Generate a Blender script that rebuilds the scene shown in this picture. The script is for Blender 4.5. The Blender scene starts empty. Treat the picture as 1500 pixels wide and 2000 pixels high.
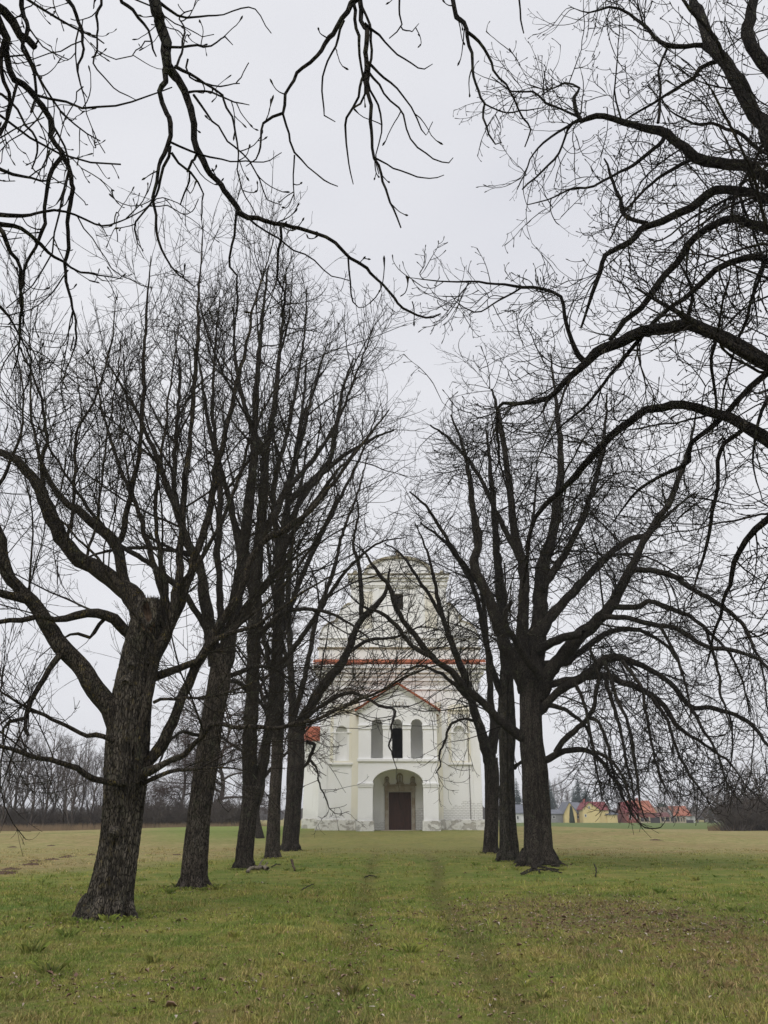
import bpy, bmesh, math, random
import numpy as np
from mathutils import Vector, noise
from mathutils.geometry import tessellate_polygon

# ------------------------------------------------------------------ camera, sky, sun
F, H = 1560.0, 1.6                       # focal length in pixels of the 1500x2000 photo, eye height
PITCH = math.atan(595 / F)
sc = bpy.context.scene
COL = sc.collection
cam = bpy.data.objects.new('camera', bpy.data.cameras.new('camera'))
COL.objects.link(cam)
cam.data.sensor_fit = 'VERTICAL'; cam.data.sensor_height = 36; cam.data.lens = 36 * F / 2000
cam.data.clip_end = 6000; cam.data.clip_start = 0.05
cam.location = (0, 0, H); cam.rotation_euler = (math.pi / 2 + PITCH, 0, 0)
sc.camera = cam

SUN_EL, SUN_AZ = math.radians(48), math.radians(200)     # sun behind the camera, hidden by cloud
w = bpy.data.worlds.new('World'); sc.world = w; w.use_nodes = True
nt = w.node_tree; nt.nodes.clear()
sky = nt.nodes.new('ShaderNodeTexSky'); sky.sky_type = 'NISHITA'; sky.sun_disc = False
sky.sun_elevation = SUN_EL; sky.sun_rotation = SUN_AZ; sky.dust_density = 4; sky.air_density = 1.0
bgs = nt.nodes.new('ShaderNodeBackground'); bgs.inputs[1].default_value = 0.05
nt.links.new(sky.outputs[0], bgs.inputs[0])
# the closed cloud deck, nearly even, a little mottled
tc = nt.nodes.new('ShaderNodeTexCoord')
mp = nt.nodes.new('ShaderNodeMapping'); mp.inputs['Scale'].default_value = (1, 1, 2.5)
no = nt.nodes.new('ShaderNodeTexNoise'); no.inputs['Scale'].default_value = 1.6; no.inputs['Detail'].default_value = 3
rp = nt.nodes.new('ShaderNodeValToRGB')
rp.color_ramp.elements[0].position = .3; rp.color_ramp.elements[0].color = (.77, .78, .84, 1)
rp.color_ramp.elements[1].position = .7; rp.color_ramp.elements[1].color = (.90, .905, .94, 1)
bgc = nt.nodes.new('ShaderNodeBackground'); bgc.inputs[1].default_value = 1.0
ms = nt.nodes.new('ShaderNodeMixShader'); ms.inputs[0].default_value = .93
wo = nt.nodes.new('ShaderNodeOutputWorld')
L = nt.links.new
L(tc.outputs['Generated'], mp.inputs[0]); L(mp.outputs[0], no.inputs['Vector']); L(no.outputs[0], rp.inputs[0]); L(rp.outputs[0], bgc.inputs[0])
L(bgs.outputs[0], ms.inputs[1]); L(bgc.outputs[0], ms.inputs[2]); L(ms.outputs[0], wo.inputs[0])

sd = bpy.data.lights.new('sun', 'SUN'); sd.energy = 1.6; sd.angle = math.radians(50); sd.color = (1, .97, .93)
sun = bpy.data.objects.new('sun', sd); COL.objects.link(sun)
_d = Vector((math.sin(SUN_AZ) * math.cos(SUN_EL), math.cos(SUN_AZ) * math.cos(SUN_EL), math.sin(SUN_EL)))
sun.rotation_euler = _d.to_track_quat('Z', 'Y').to_euler()
sc.view_settings.view_transform = 'Standard'; sc.view_settings.look = 'None'
sc.view_settings.exposure = 0; sc.view_settings.gamma = 1; sc.view_settings.use_curve_mapping = False
sc.cycles.max_bounces = 7; sc.cycles.diffuse_bounces = 5; sc.cycles.use_denoising = True

# ------------------------------------------------------------------ helpers
def at(x, y, Y):
    """point of the ray through photo pixel (x, y) at forward distance Y, and the scale in metres per pixel there"""
    u = (x - 750) / F; v = (1000 - y) / F
    dy = math.cos(PITCH) - v * math.sin(PITCH); dz = math.sin(PITCH) + v * math.cos(PITCH)
    t = Y / dy
    return (u * t, Y, H + dz * t), t / F

def smooth(a, b, x):
    t = max(0., min(1., (x - a) / (b - a))); return t * t * (3 - 2 * t)

def gz(x, y):
    """height of the ground"""
    z = .65 * smooth(44, 63, y) * (1 - smooth(92, 108, y)) * smooth(-46, -14, x) * (1 - smooth(16, 36, x))
    z += .035 * noise.noise(Vector((x * .12, y * .12, 3))) + .015 * noise.noise(Vector((x * .7, y * .7, 9)))
    for cx0, wd in ((-.42, .28), (1.15 + .8 * smooth(18, 34, y), .30)):
        if y < 60: z -= .075 * math.exp(-((x - cx0 - .12 * math.sin(y * .35)) / wd) ** 2) * (1 - smooth(40, 58, y))
    return z

def ground_at(px, py):
    lo, hi = 5., 400.
    for _ in range(40):
        m = (lo + hi) / 2; p, s = at(px, py, m)
        if p[2] > gz(p[0], m): lo = m
        else: hi = m
    p, s = at(px, py, lo); return p, s

def tag(o, label=None, cat=None, group=None, kind=None):
    if label: o['label'] = label
    if cat: o['category'] = cat
    if group: o['group'] = group
    if kind: o['kind'] = kind
    return o

def empty(name, loc=(0, 0, 0), label=None, cat=None, group=None):
    o = bpy.data.objects.new(name, None); COL.objects.link(o); o.location = loc; o.empty_display_size = .1
    return tag(o, label, cat, group)

def link(name, me, parent=None, mat=None):
    o = bpy.data.objects.new(name, me); COL.objects.link(o)
    if mat: me.materials.append(mat)
    if parent is not None:
        o.parent = parent; o.location = -parent.location if parent.parent is None else (0, 0, 0)
    return o

def mesh_np(name, V, faces_list, smooth_=True):
    """V (n,3); faces_list: list of int arrays (k,3) or (k,4)"""
    me = bpy.data.meshes.new(name)
    me.vertices.add(len(V)); me.vertices.foreach_set('co', np.asarray(V, np.float32).ravel())
    tot = np.concatenate([np.full(len(f), f.shape[1], np.int32) for f in faces_list])
    idx = np.concatenate([f.ravel() for f in faces_list]).astype(np.int32)
    me.loops.add(len(idx)); me.loops.foreach_set('vertex_index', idx)
    me.polygons.add(len(tot))
    st = np.concatenate([[0], np.cumsum(tot)[:-1]]).astype(np.int32)
    me.polygons.foreach_set('loop_start', st); me.polygons.foreach_set('loop_total', tot)
    if smooth_: me.polygons.foreach_set('use_smooth', np.ones(len(tot), bool))
    me.update(calc_edges=True); me.validate()
    return me

# node expressions
class X:
    def __init__(s, nt, sock): s.nt, s.s = nt, sock
    def op(s, o, *a):
        n = s.nt.nodes.new('ShaderNodeMath'); n.operation = o
        for i, v in enumerate((s,) + a):
            if isinstance(v, X): s.nt.links.new(v.s, n.inputs[i])
            else: n.inputs[i].default_value = v
        return X(s.nt, n.outputs[0])
    def __add__(s, b): return s.op('ADD', b)
    def __sub__(s, b): return s.op('SUBTRACT', b)
    def __mul__(s, b): return s.op('MULTIPLY', b)
    def max(s, b): return s.op('MAXIMUM', b)
    def step(s, a, b):
        n = s.nt.nodes.new('ShaderNodeMapRange'); n.interpolation_type = 'SMOOTHSTEP'
        s.nt.links.new(s.s, n.inputs[0]); n.inputs[1].default_value = a; n.inputs[2].default_value = b
        return X(s.nt, n.outputs[0])
def mat_new(name):
    m = bpy.data.materials.new(name); m.use_nodes = True
    return m, m.node_tree, m.node_tree.nodes['Principled BSDF']
def nz(nt, vec, scale, detail=3, rough=.55, out=0, dist=0):
    n = nt.nodes.new('ShaderNodeTexNoise'); n.inputs['Scale'].default_value = scale; n.inputs['Detail'].default_value = detail
    n.inputs['Roughness'].default_value = rough; n.inputs['Distortion'].default_value = dist
    if vec is not None: nt.links.new(vec, n.inputs['Vector'])
    return X(nt, n.outputs[out])
def mix(nt, f, a, b, mode='MIX'):
    n = nt.nodes.new('ShaderNodeMix'); n.data_type = 'RGBA'; n.blend_type = mode
    for s_, v in ((n.inputs[0], f), (n.inputs[6], a), (n.inputs[7], b)):
        if isinstance(v, X): nt.links.new(v.s, s_)
        elif isinstance(v, tuple): s_.default_value = v + (1,) if len(v) == 3 else v
        else: s_.default_value = v
    return X(nt, n.outputs[2])
def scaled(nt, vec, s, rot=(0, 0, 0)):
    n = nt.nodes.new('ShaderNodeMapping'); n.inputs['Scale'].default_value = s; n.inputs['Rotation'].default_value = rot
    nt.links.new(vec, n.inputs[0]); return n.outputs[0]
def pos(nt):
    return nt.nodes.new('ShaderNodeNewGeometry').outputs['Position']
def objc(nt):
    return nt.nodes.new('ShaderNodeTexCoord').outputs['Object']
def xyz(nt, vec):
    n = nt.nodes.new('ShaderNodeSeparateXYZ'); nt.links.new(vec, n.inputs[0]); return [X(nt, o) for o in n.outputs]
def bump(nt, bs, h, strength, dist):
    n = nt.nodes.new('ShaderNodeBump'); n.inputs['Strength'].default_value = strength; n.inputs['Distance'].default_value = dist
    nt.links.new(h.s, n.inputs['Height']); nt.links.new(n.outputs[0], bs.inputs['Normal'])
def setc(nt, bs, c): nt.links.new(c.s, bs.inputs['Base Color'])

def flat_mat(name, a, b=None, scale=3, rough=.8, spec=.3, bmp=0):
    m, nt, bs = mat_new(name); v = objc(nt)
    n = nz(nt, v, scale, 5)
    setc(nt, bs, mix(nt, n.step(.3, .7), a, b or tuple(c * .75 for c in a)))
    bs.inputs['Roughness'].default_value = rough; bs.inputs['Specular IOR Level'].default_value = spec
    if bmp: bump(nt, bs, nz(nt, v, scale * 6, 4), .6, bmp)
    return m

# ------------------------------------------------------------------ materials
def bark_mat(name, dark, light, lichen=0., vs=1., coarse=True):
    m, nt, bs = mat_new(name); v = pos(nt)
    sv = scaled(nt, v, (9 * vs, 9 * vs, 1.8 * vs))
    n1 = nz(nt, sv, 1.5, 6, .65); n2 = nz(nt, v, 1.1, 3)
    c = mix(nt, n1.step(.32, .68), dark, light)
    c = mix(nt, n2.step(.45, .75) * .5, c, tuple(min(1, x * 1.5) for x in light))
    n4 = nz(nt, v, 3.3, 6, .7)
    c = mix(nt, n4.step(.52, .70) * .55, c, (.085, .095, .058))
    c = mix(nt, nz(nt, scaled(nt, v, (1, 1, .5)), 2.1, 6, .7).step(.60, .68) * .55, c, (.17, .15, .125))          # grey green algae
    n5 = nz(nt, v, 45, 2, .5); n6 = nz(nt, v, 1.7, 2)
    c = mix(nt, n5.step(.66, .72) * n6.step(.42, .6), c, (.20, .19, .165))   # pale lichen specks
    if lichen:
        n3 = nz(nt, v, 7, 5, .7)
        c = mix(nt, n3.step(.55, .68) * lichen, c, (.22, .165, .035))
    setc(nt, bs, c); bs.inputs['Roughness'].default_value = .92; bs.inputs['Specular IOR Level'].default_value = .15
    if coarse:
        vo = nt.nodes.new('ShaderNodeTexVoronoi'); vo.feature = 'DISTANCE_TO_EDGE'; vo.inputs['Scale'].default_value = 1
        wv = nt.nodes.new('ShaderNodeVectorMath'); wv.operation = 'MULTIPLY_ADD'; wn = nt.nodes.new('ShaderNodeTexNoise'); wn.inputs['Scale'].default_value = 6; wn.inputs['Detail'].default_value = 4
        nt.links.new(v, wn.inputs['Vector']); nt.links.new(wn.outputs[1], wv.inputs[0]); wv.inputs[1].default_value = (.07, .07, .22); nt.links.new(v, wv.inputs[2])
        nt.links.new(scaled(nt, wv.outputs[0], (26, 26, 8), (.22, -.18, 0)), vo.inputs['Vector'])
        ck = X(nt, vo.outputs[0]).step(.0, .16)
        c = mix(nt, ck, tuple(x * .6 for x in dark), c); c = mix(nt, nz(nt, scaled(nt, v, (30, 30, 11)), 1, 4, .7).step(.5, .75) * .45, c, tuple(min(1, x * 1.5) for x in light)); setc(nt, bs, c)
        h = nz(nt, scaled(nt, v, (26, 26, 6)), 1.2, 5, .7) + ck * .9
        bump(nt, bs, h, 1., .022)
    return m
M = {}
M['bark'] = bark_mat('bark', (.020, .017, .014), (.080, .067, .055))
M['bark_lichen'] = bark_mat('bark_lichen', (.032, .028, .023), (.140, .121, .098), .35)
M['bark_brown'] = bark_mat('bark_brown', (.029, .024, .020), (.118, .098, .080), .1, 1.35)
M['limb_bark_backlit'] = bark_mat('limb_bark_backlit', (.013, .011, .009), (.050, .042, .034), .08)  # limb barks: darker copies of the trunk barks, backlight painted into the colour
M['limb_lichen_backlit'] = bark_mat('limb_lichen_backlit', (.018, .015, .012), (.072, .060, .046), .45)
M['bark_dark'] = bark_mat('bark_dark', (.008, .007, .006), (.030, .025, .021))  # bark darkened for the overhanging trees, their silhouette against the sky painted in
M['bark_grey'] = bark_mat('bark_grey', (.026, .024, .020), (.095, .085, .07), .2)
M['twig'] = bark_mat('twig', (.007, .006, .0055), (.019, .0155, .013), .12, 1, False)  # this and the lichen twig: backlit darkness put into the colour
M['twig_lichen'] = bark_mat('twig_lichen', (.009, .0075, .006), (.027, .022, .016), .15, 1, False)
M['twig_red'] = bark_mat('twig_red', (.026, .015, .012), (.062, .036, .027), .1, 1, False)
M['far_twig'] = bark_mat('far_twig', (.045, .036, .032), (.10, .082, .07), 0, 1, False)
M['wood'] = flat_mat('dead_wood', (.14, .095, .065), (.045, .032, .024), 14, .9, .1, .02)
M['heart'] = flat_mat('dry_wood', (.30, .26, .2), (.12, .1, .08), 10, .9, .1, .01)

def plaster(name, base, stain, dirt_z=None, amount=.5, brick=False):
    m, nt, bs = mat_new(name); v = pos(nt); x, y, z = xyz(nt, v)
    big = nz(nt, scaled(nt, v, (1, 1, .45)), .7, 5, .6); fine = nz(nt, v, 5, 6, .65)
    c = mix(nt, (big.step(.45, .72)) * amount, base, stain)
    streak = nz(nt, scaled(nt, v, (2.2, 2.2, .16)), 1.6, 5, .7)
    c = mix(nt, streak.step(.55, .8) * .38 * amount, c, (.36, .35, .30))
    c = mix(nt, fine.step(.6, .8) * .15, c, (.5, .48, .43))
    h = nz(nt, v, 26, 4, .6) * .5 + nz(nt, v, 4, 3) * .6
    if dirt_z:
        lo, hi = dirt_z
        k = (z + (nz(nt, v, .9, 5, .6) - .5) * 2.6)
        g = k.op('MULTIPLY', -1.).step(-hi, -lo)
        c = mix(nt, g * .45, c, (.50, .50, .49))
    if brick:
        bk = nt.nodes.new('ShaderNodeTexBrick'); bk.inputs['Scale'].default_value = 1
        bk.inputs['Brick Width'].default_value = .3; bk.inputs['Row Height'].default_value = .12; bk.inputs['Mortar Size'].default_value = .018
        cb = nt.nodes.new('ShaderNodeCombineXYZ'); nt.links.new(x.s, cb.inputs[0]); nt.links.new(z.s, cb.inputs[1])
        nt.links.new(cb.outputs[0], bk.inputs['Vector'])
        edge = z + (nz(nt, v, 1.3, 4, .6) - .5) * 2.2 + x.op('SUBTRACT', 4.9).op('MULTIPLY', -.18)
        msk = edge.op('MULTIPLY', -1.).step(-2.25, -2.18)
        mo = X(nt, bk.outputs['Fac'])
        c = mix(nt, msk * mo * .55, c, (.3, .29, .27))
        h = h - mo * msk * 1.6 - msk * .8
    setc(nt, bs, c); bs.inputs['Roughness'].default_value = .9; bs.inputs['Specular IOR Level'].default_value = .2
    bump(nt, bs, h, .35, .03)
    return m
M['white'] = plaster('white_plaster', (.84, .84, .83), (.76, .75, .68), (1.0, 2.6), .45, True)
M['porch'] = plaster('bright_plaster', (.87, .87, .865), (.82, .82, .79), (1.0, 1.8), .3)
M['cream'] = plaster('cream_plaster', (.80, .77, .66), (.72, .68, .54), (1.1, 3.0), .5)
M['upper'] = plaster('weathered_plaster', (.87, .868, .85), (.77, .755, .70), None, .55)
M['panel'] = plaster('cream_panel_plaster', (.76, .73, .64), (.64, .60, .50), None, .8)
M['trim'] = plaster('trim_plaster', (.82, .82, .80), (.70, .69, .66), None, .6)
m, nt, bs = mat_new('mossy_capping'); v = pos(nt)
setc(nt, bs, mix(nt, nz(nt, v, 2.2, 6, .7).step(.38, .62), mix(nt, nz(nt, v, 9, 4).step(.4, .6), (.12, .10, .07), (.27, .22, .12)), (.42, .40, .33)))
bs.inputs['Roughness'].default_value = .95; M['moss'] = m
m, nt, bs = mat_new('flaking_plinth'); v = pos(nt)
n = nz(nt, scaled(nt, v, (1, 1, 1.4)), 1.7, 7, .65, dist=.4)
c = mix(nt, n.step(.44, .47), (.45, .43, .39), (.68, .67, .63))
c = mix(nt, nz(nt, v, 7, 5).step(.5, .75) * .45, c, (.30, .26, .21))
setc(nt, bs, c); bs.inputs['Roughness'].default_value = .95
bump(nt, bs, n.step(.43, .48) + nz(nt, v, 20, 5) * .4, .8, .05); M['plinth'] = m
M['stone'] = flat_mat('old_limestone', (.42, .38, .32), (.27, .22, .16), 2.2, .9, .2, .02)
m, nt, bs = mat_new('roof_tile'); v = pos(nt)
c = mix(nt, nz(nt, v, 2.2, 4).step(.3, .7), (.40, .125, .05), (.28, .075, .04))
c = mix(nt, nz(nt, v, 11, 4).step(.55, .75) * .6, c, (.20, .07, .045)); setc(nt, bs, c)
bs.inputs['Roughness'].default_value = .8; M['tile'] = m
m, nt, bs = mat_new('door_wood'); v = pos(nt)
n = nz(nt, scaled(nt, v, (22, 22, 1.6)), 1, 5)
setc(nt, bs, mix(nt, n.step(.35, .7), (.036, .015, .010), (.078, .032, .020))); bs.inputs['Roughness'].default_value = .55
bump(nt, bs, n, .5, .01); M['door'] = m
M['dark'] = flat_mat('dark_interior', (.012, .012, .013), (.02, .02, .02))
M['iron'] = flat_mat('rusty_iron', (.03, .025, .022), (.06, .035, .02), 9, .6)
M['soil'] = flat_mat('dug_soil', (.085, .055, .038), (.13, .085, .06), 14, .95, .1, .03)
M['leafm'] = None

def lawn_color(nt, v, blade=False):
    x, y, z = xyz(nt, v)
    a = nz(nt, v, .22, 4, .6); b = nz(nt, v, 1.3, 5, .65); c_ = nz(nt, v, 7, 3, .6); d = nz(nt, v, .5, 3, .6)
    c = mix(nt, b.step(.36, .64), (.082, .118, .022), (.150, .160, .036))
    c = mix(nt, a.step(.46, .68) * .6, c, (.062, .11, .020))
    c = mix(nt, d.step(.50, .72) * .55, c, (.19, .165, .052))
    c = mix(nt, (b * .5 + c_ * .5).step(.50, .66) * .55, c, (.19, .15, .062))
    # foreground is more worn: straw and brown between the blades
    near = y.op('MULTIPLY', -1.).step(-15., -8.)
    c = mix(nt, near * (c_ * .6 + d * .4).step(.42, .60) * .55, c, (.155, .118, .060))
    # the two wheel tracks
    t1 = (x + .42 + (b - .5) * .7).op('ABSOLUTE').op('MULTIPLY', -1.).step(-.36, -.05)
    t2 = (x - 1.2 - (y - 18.).step(0., 16.) * .8 + (b - .5) * .7).op('ABSOLUTE').op('MULTIPLY', -1.).step(-.36, -.05)
    c = mix(nt, (t1 * .8).max(t2) * (b * .6 + d * .4).step(.34, .52) * y.op('MULTIPLY', -1.).step(-60., -30.) * .62, c, (.070, .066, .022))
    # leaf litter patch right of the track
    e = (x - 3.6).op('MULTIPLY', .42).op('POWER', 2.) + (y - 15.2).op('MULTIPLY', .26).op('POWER', 2.) + (b - .5) * 4.5
    c = mix(nt, e.op('MULTIPLY', -1.).step(-1.3, -.2) * c_.step(.38, .58) * .8, c, (.120, .075, .050))
    e = (x - 6.).op('MULTIPLY', .3).op('POWER', 2.) + (y - 10.5).op('MULTIPLY', .35).op('POWER', 2.) + (b - .5) * 4.5
    c = mix(nt, e.op('MULTIPLY', -1.).step(-1.2, -.3) * c_.step(.38, .6) * .7, c, (.15, .105, .06))
    # dry hay-coloured meadow beyond the avenue
    ye = y + x.op('MULTIPLY', -2.).op('SUBTRACT', 9.).max(0.) * .9 + (a - .5) * 14
    tan = mix(nt, b.step(.35, .65), (.232, .198, .094), (.165, .160, .062))
    tan = mix(nt, a.step(.42, .6) * .5, tan, (.19, .135, .07))
    mid_ = (x - y * .01).op('ABSOLUTE').op('MULTIPLY', -1.).step(-9., -4.) * .5
    c = mix(nt, ye.step(33., 44.) * (mid_.op('MULTIPLY', -1.) + 1.) * .86, c, tan)
    # lusher strips
    s1 = (y + (a - .5) * 12).step(46., 58.) * (y.op('MULTIPLY', -1.)).step(-112., -100.) * (x.op('MULTIPLY', -1.)).step(4.5, 7.) * (x + y * .27 + (a - .5) * 8).step(-2., 3.)
    c = mix(nt, s1 * .65, c, mix(nt, b.step(.4, .6), (.075, .15, .024), (.12, .17, .04)))
    s2 = y.step(112., 122.) * y.op('MULTIPLY', -1.).step(-300., -260.) * x.step(5., 20.)
    c = mix(nt, s2, c, (.078, .108, .034))
    s3 = (y - 62.).op('ABSOLUTE').op('MULTIPLY', -1.).step(-4., -1.) * (b.step(.4, .6)) * .6
    c = mix(nt, s3, c, (.085, .12, .03))
    c = mix(nt, nz(nt, v, 2.6, 6, .75).step(.50, .62) * .42, c, (.042, .075, .014))
    c = mix(nt, nz(nt, scaled(nt, v, (1, 1.6, 1)), 5.5, 5, .75).step(.56, .66) * .4, c, (.20, .165, .08))
    c = mix(nt, 1., c, (1.64, 1.56, 1.60), 'MULTIPLY')
    return c, b, c_
m, nt, bs = mat_new('meadow'); v = pos(nt)
c, b, c2 = lawn_color(nt, v); c = mix(nt, nz(nt, v, 30, 4, .7).step(.45, .75) * .45, c, (.06, .055, .022))
setc(nt, bs, c); bs.inputs['Roughness'].default_value = 1; bs.inputs['Specular IOR Level'].default_value = .1
bump(nt, bs, nz(nt, v, 14, 6, .7) + b, .8, .06); M['ground'] = m
m, nt, bs = mat_new('grass_blade'); v = pos(nt)
c, b, c2 = lawn_color(nt, v)
oi = nt.nodes.new('ShaderNodeObjectInfo'); at_ = nt.nodes.new('ShaderNodeAttribute'); at_.attribute_name = 'hue'
c = mix(nt, X(nt, at_.outputs['Fac']).step(.72, .8) * .8, c, (.30, .23, .11))
c = mix(nt, X(nt, at_.outputs['Fac']).step(.3, .0) * .4, c, (.06, .12, .02))
hu = X(nt, at_.outputs['Fac']); c = mix(nt, (hu * 7.3).op('FRACT'), mix(nt, 1., c, (.72, .74, .68), 'MULTIPLY'), mix(nt, 1., c, (1.75, 1.7, 1.6), 'MULTIPLY'))
setc(nt, bs, c); bs.inputs['Roughness'].default_value = .7; bs.inputs['Specular IOR Level'].default_value = .2; M['grass'] = m
m, nt, bs = mat_new('dry_leaf'); at_ = nt.nodes.new('ShaderNodeAttribute'); at_.attribute_name = 'hue'
hx = X(nt, at_.outputs['Fac']); c = mix(nt, hx.step(.0, .6), (.15, .085, .055), (.30, .20, .14)); c = mix(nt, hx.step(.7, 1.), c, (.50, .43, .37))
setc(nt, bs, c); bs.inputs['Roughness'].default_value = .75; M['leaf'] = m

# ------------------------------------------------------------------ ground
def build_ground():
    def axis(lo, hi, fine_lo, fine_hi, fs, grow):
        a = list(np.arange(fine_lo, fine_hi + 1e-6, fs)); s = fs
        while a[-1] < hi: s *= grow; a.append(a[-1] + s)
        s = fs
        while a[0] > lo: s *= grow; a.insert(0, a[0] - s)
        return np.array(a)
    xs = axis(-2500, 2500, -8, 8, .16, 1.1); ys = axis(-300, 4500, 6, 28, .26, 1.06)
    V = np.array([(x, y, gz(x, y)) for y in ys for x in xs]); nx, ny = len(xs), len(ys)
    i = np.arange(ny - 1)[:, None] * nx + np.arange(nx - 1)[None]
    Fq = np.stack([i, i + 1, i + nx + 1, i + nx], -1).reshape(-1, 4)
    return tag(link('meadow', mesh_np('meadow', V, [Fq]), None, M['ground']), kind='structure')
build_ground()

def set_attr(me, vals, name='hue'):
    a = me.attributes.new(name, 'FLOAT', 'FACE'); a.data.foreach_set('value', np.asarray(vals, np.float32))

def grass():
    rng = np.random.default_rng(4)
    def batch(n, y0, y1, hmul, wmul):
        y = np.sqrt(rng.uniform(y0 ** 2, y1 ** 2, n)); x = rng.uniform(-.54, .54, n) * (y + .6)
        # clumps: pull part of the blades towards tuft centres
        k = n // 14; c = rng.integers(0, n, k); pick = rng.random(n) < .62; ci = c[rng.integers(0, k, n)]
        x = np.where(pick, x[ci] + rng.normal(0, .035 * wmul, n), x); y = np.where(pick, y[ci] + rng.normal(0, .035 * wmul, n), y)
        ch = rng.lognormal(0, .35, n); hgt = np.array([.021 + .024 * max(0, .5 + noise.noise(Vector((a * .5, b * .5, 1))) + .7 * noise.noise(Vector((a * 2.2, b * 2.2, 4)))) for a, b in zip(x, y)]) * hmul * np.where(pick, ch[ci], .7) * rng.uniform(.6, 1.4, n)
        z = np.array([gz(a, b) for a, b in zip(x, y)]) - .004
        th = rng.uniform(0, 2 * math.pi, n); wd = .0032 * wmul * rng.uniform(.7, 1.4, n)
        la = rng.uniform(0, 2 * math.pi, n); le = hgt * rng.uniform(.2, 1.1, n)
        dx, dy = np.cos(th) * wd, np.sin(th) * wd; lx, ly = np.cos(la) * le, np.sin(la) * le
        V = np.stack([np.stack([x - dx, y - dy, z], -1), np.stack([x + dx, y + dy, z], -1),
                      np.stack([x + dx * .8 + lx * .35, y + dy * .8 + ly * .35, z + hgt * .6], -1), np.stack([x - dx * .8 + lx * .35, y - dy * .8 + ly * .35, z + hgt * .6], -1),
                      np.stack([x + lx, y + ly, z + hgt * .95], -1)], 1).reshape(-1, 3)
        b = np.arange(n)[:, None] * 5
        return V, b + np.array([0, 1, 2, 3]), b + np.array([3, 2, 4]), np.where(pick, rng.random(n)[ci] * .7 + rng.random(n) * .3, rng.random(n))
    Vs, Q, T, Hs, off = [], [], [], [], 0
    for args in ((150000, 6.6, 13, 1.05, 1.15), (70000, 13, 22, 1.2, 2), (36000, 22, 46, 1.3, 3.4)):
        V, q, t, h = batch(*args); Vs.append(V); Q.append(q + off); T.append(t + off); Hs.append(h); off += len(V)
    me = mesh_np('grass', np.concatenate(Vs), [np.concatenate(Q), np.concatenate(T)], False)
    hh = np.concatenate(Hs); set_attr(me, np.concatenate([hh, hh]))
    tag(link('grass', me, None, M['grass']), kind='stuff')
    # weedy tufts that stand higher
    Vs, Tn, hue = [], [], []; off = 0
    R = random.Random(3)
    spots = [ground_at(px, py)[0] for px, py in ((1415, 1930), (1390, 1875), (1290, 1745), (1150, 1925), (1230, 1725), (560, 1700), (600, 1725), (460, 1830), (395, 1740), (330, 1745), (210, 1800), (170, 1805), (250, 1798), (130, 1830),
              (1440, 1780), (1360, 1720), (1010, 1700), (1100, 1700), (960, 1700), (930, 1690), (540, 1672), (800, 1860), (860, 1790), (690, 1940), (300, 1880), (100, 1900), (60, 1860), (1250, 1860), (1060, 1950), (350, 1735), (420, 1738))]
    for bx_, by_, br in ((-4.72, 15.1, .72), (-4.55, 21, .5), (-4.57, 28.6, .42), (-4.57, 35.5, .38), (-4.72, 43.4, .5), (5.42, 30.7, .75), (4.8, 33.5, .5), (5.0, 40.4, .42)):
        for k in range(26):
            a = R.uniform(0, 6.28); q = br * R.uniform(.85, 1.35); spots.append((bx_ + q * math.cos(a), by_ + q * math.sin(a), gz(bx_, by_)))
    for _ in range(260):
        y = R.uniform(8, 34); x = R.uniform(-.5, .5) * y; spots.append((x, y, gz(x, y)))
    for k, s in enumerate(spots):
        big = R.uniform(.07, .13) if k < 31 else R.uniform(.045, .08)
        for _ in range(46 if k < 31 else 22):
            a = R.uniform(0, 6.28); r = R.uniform(0, .10) * (big / .1); h = big * R.uniform(.5, 1.2); wdt = R.uniform(.003, .006)
            bx, by = s[0] + math.cos(a) * r, s[1] + math.sin(a) * r; b2 = a + R.uniform(-.5, .5); t = R.uniform(0, 6.28)
            ox, oy = math.cos(t) * wdt, math.sin(t) * wdt; l = h * R.uniform(.4, 1.2)
            Vs += [(bx - ox, by - oy, s[2]), (bx + ox, by + oy, s[2]), (bx + math.cos(b2) * l * .4 + ox, by + math.sin(b2) * l * .4 + oy, s[2] + h * .7),
                   (bx + math.cos(b2) * l, by + math.sin(b2) * l, s[2] + h * .9)]
            Tn += [(off, off + 1, off + 2), (off, off + 2, off + 3)]; hue += [R.random() * .6] * 2; off += 4
    me = mesh_np('grass_tufts', np.array(Vs), [np.array(Tn)], False); set_attr(me, hue)
    tag(link('grass_tufts', me, None, M['grass']), kind='stuff')
grass()

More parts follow.
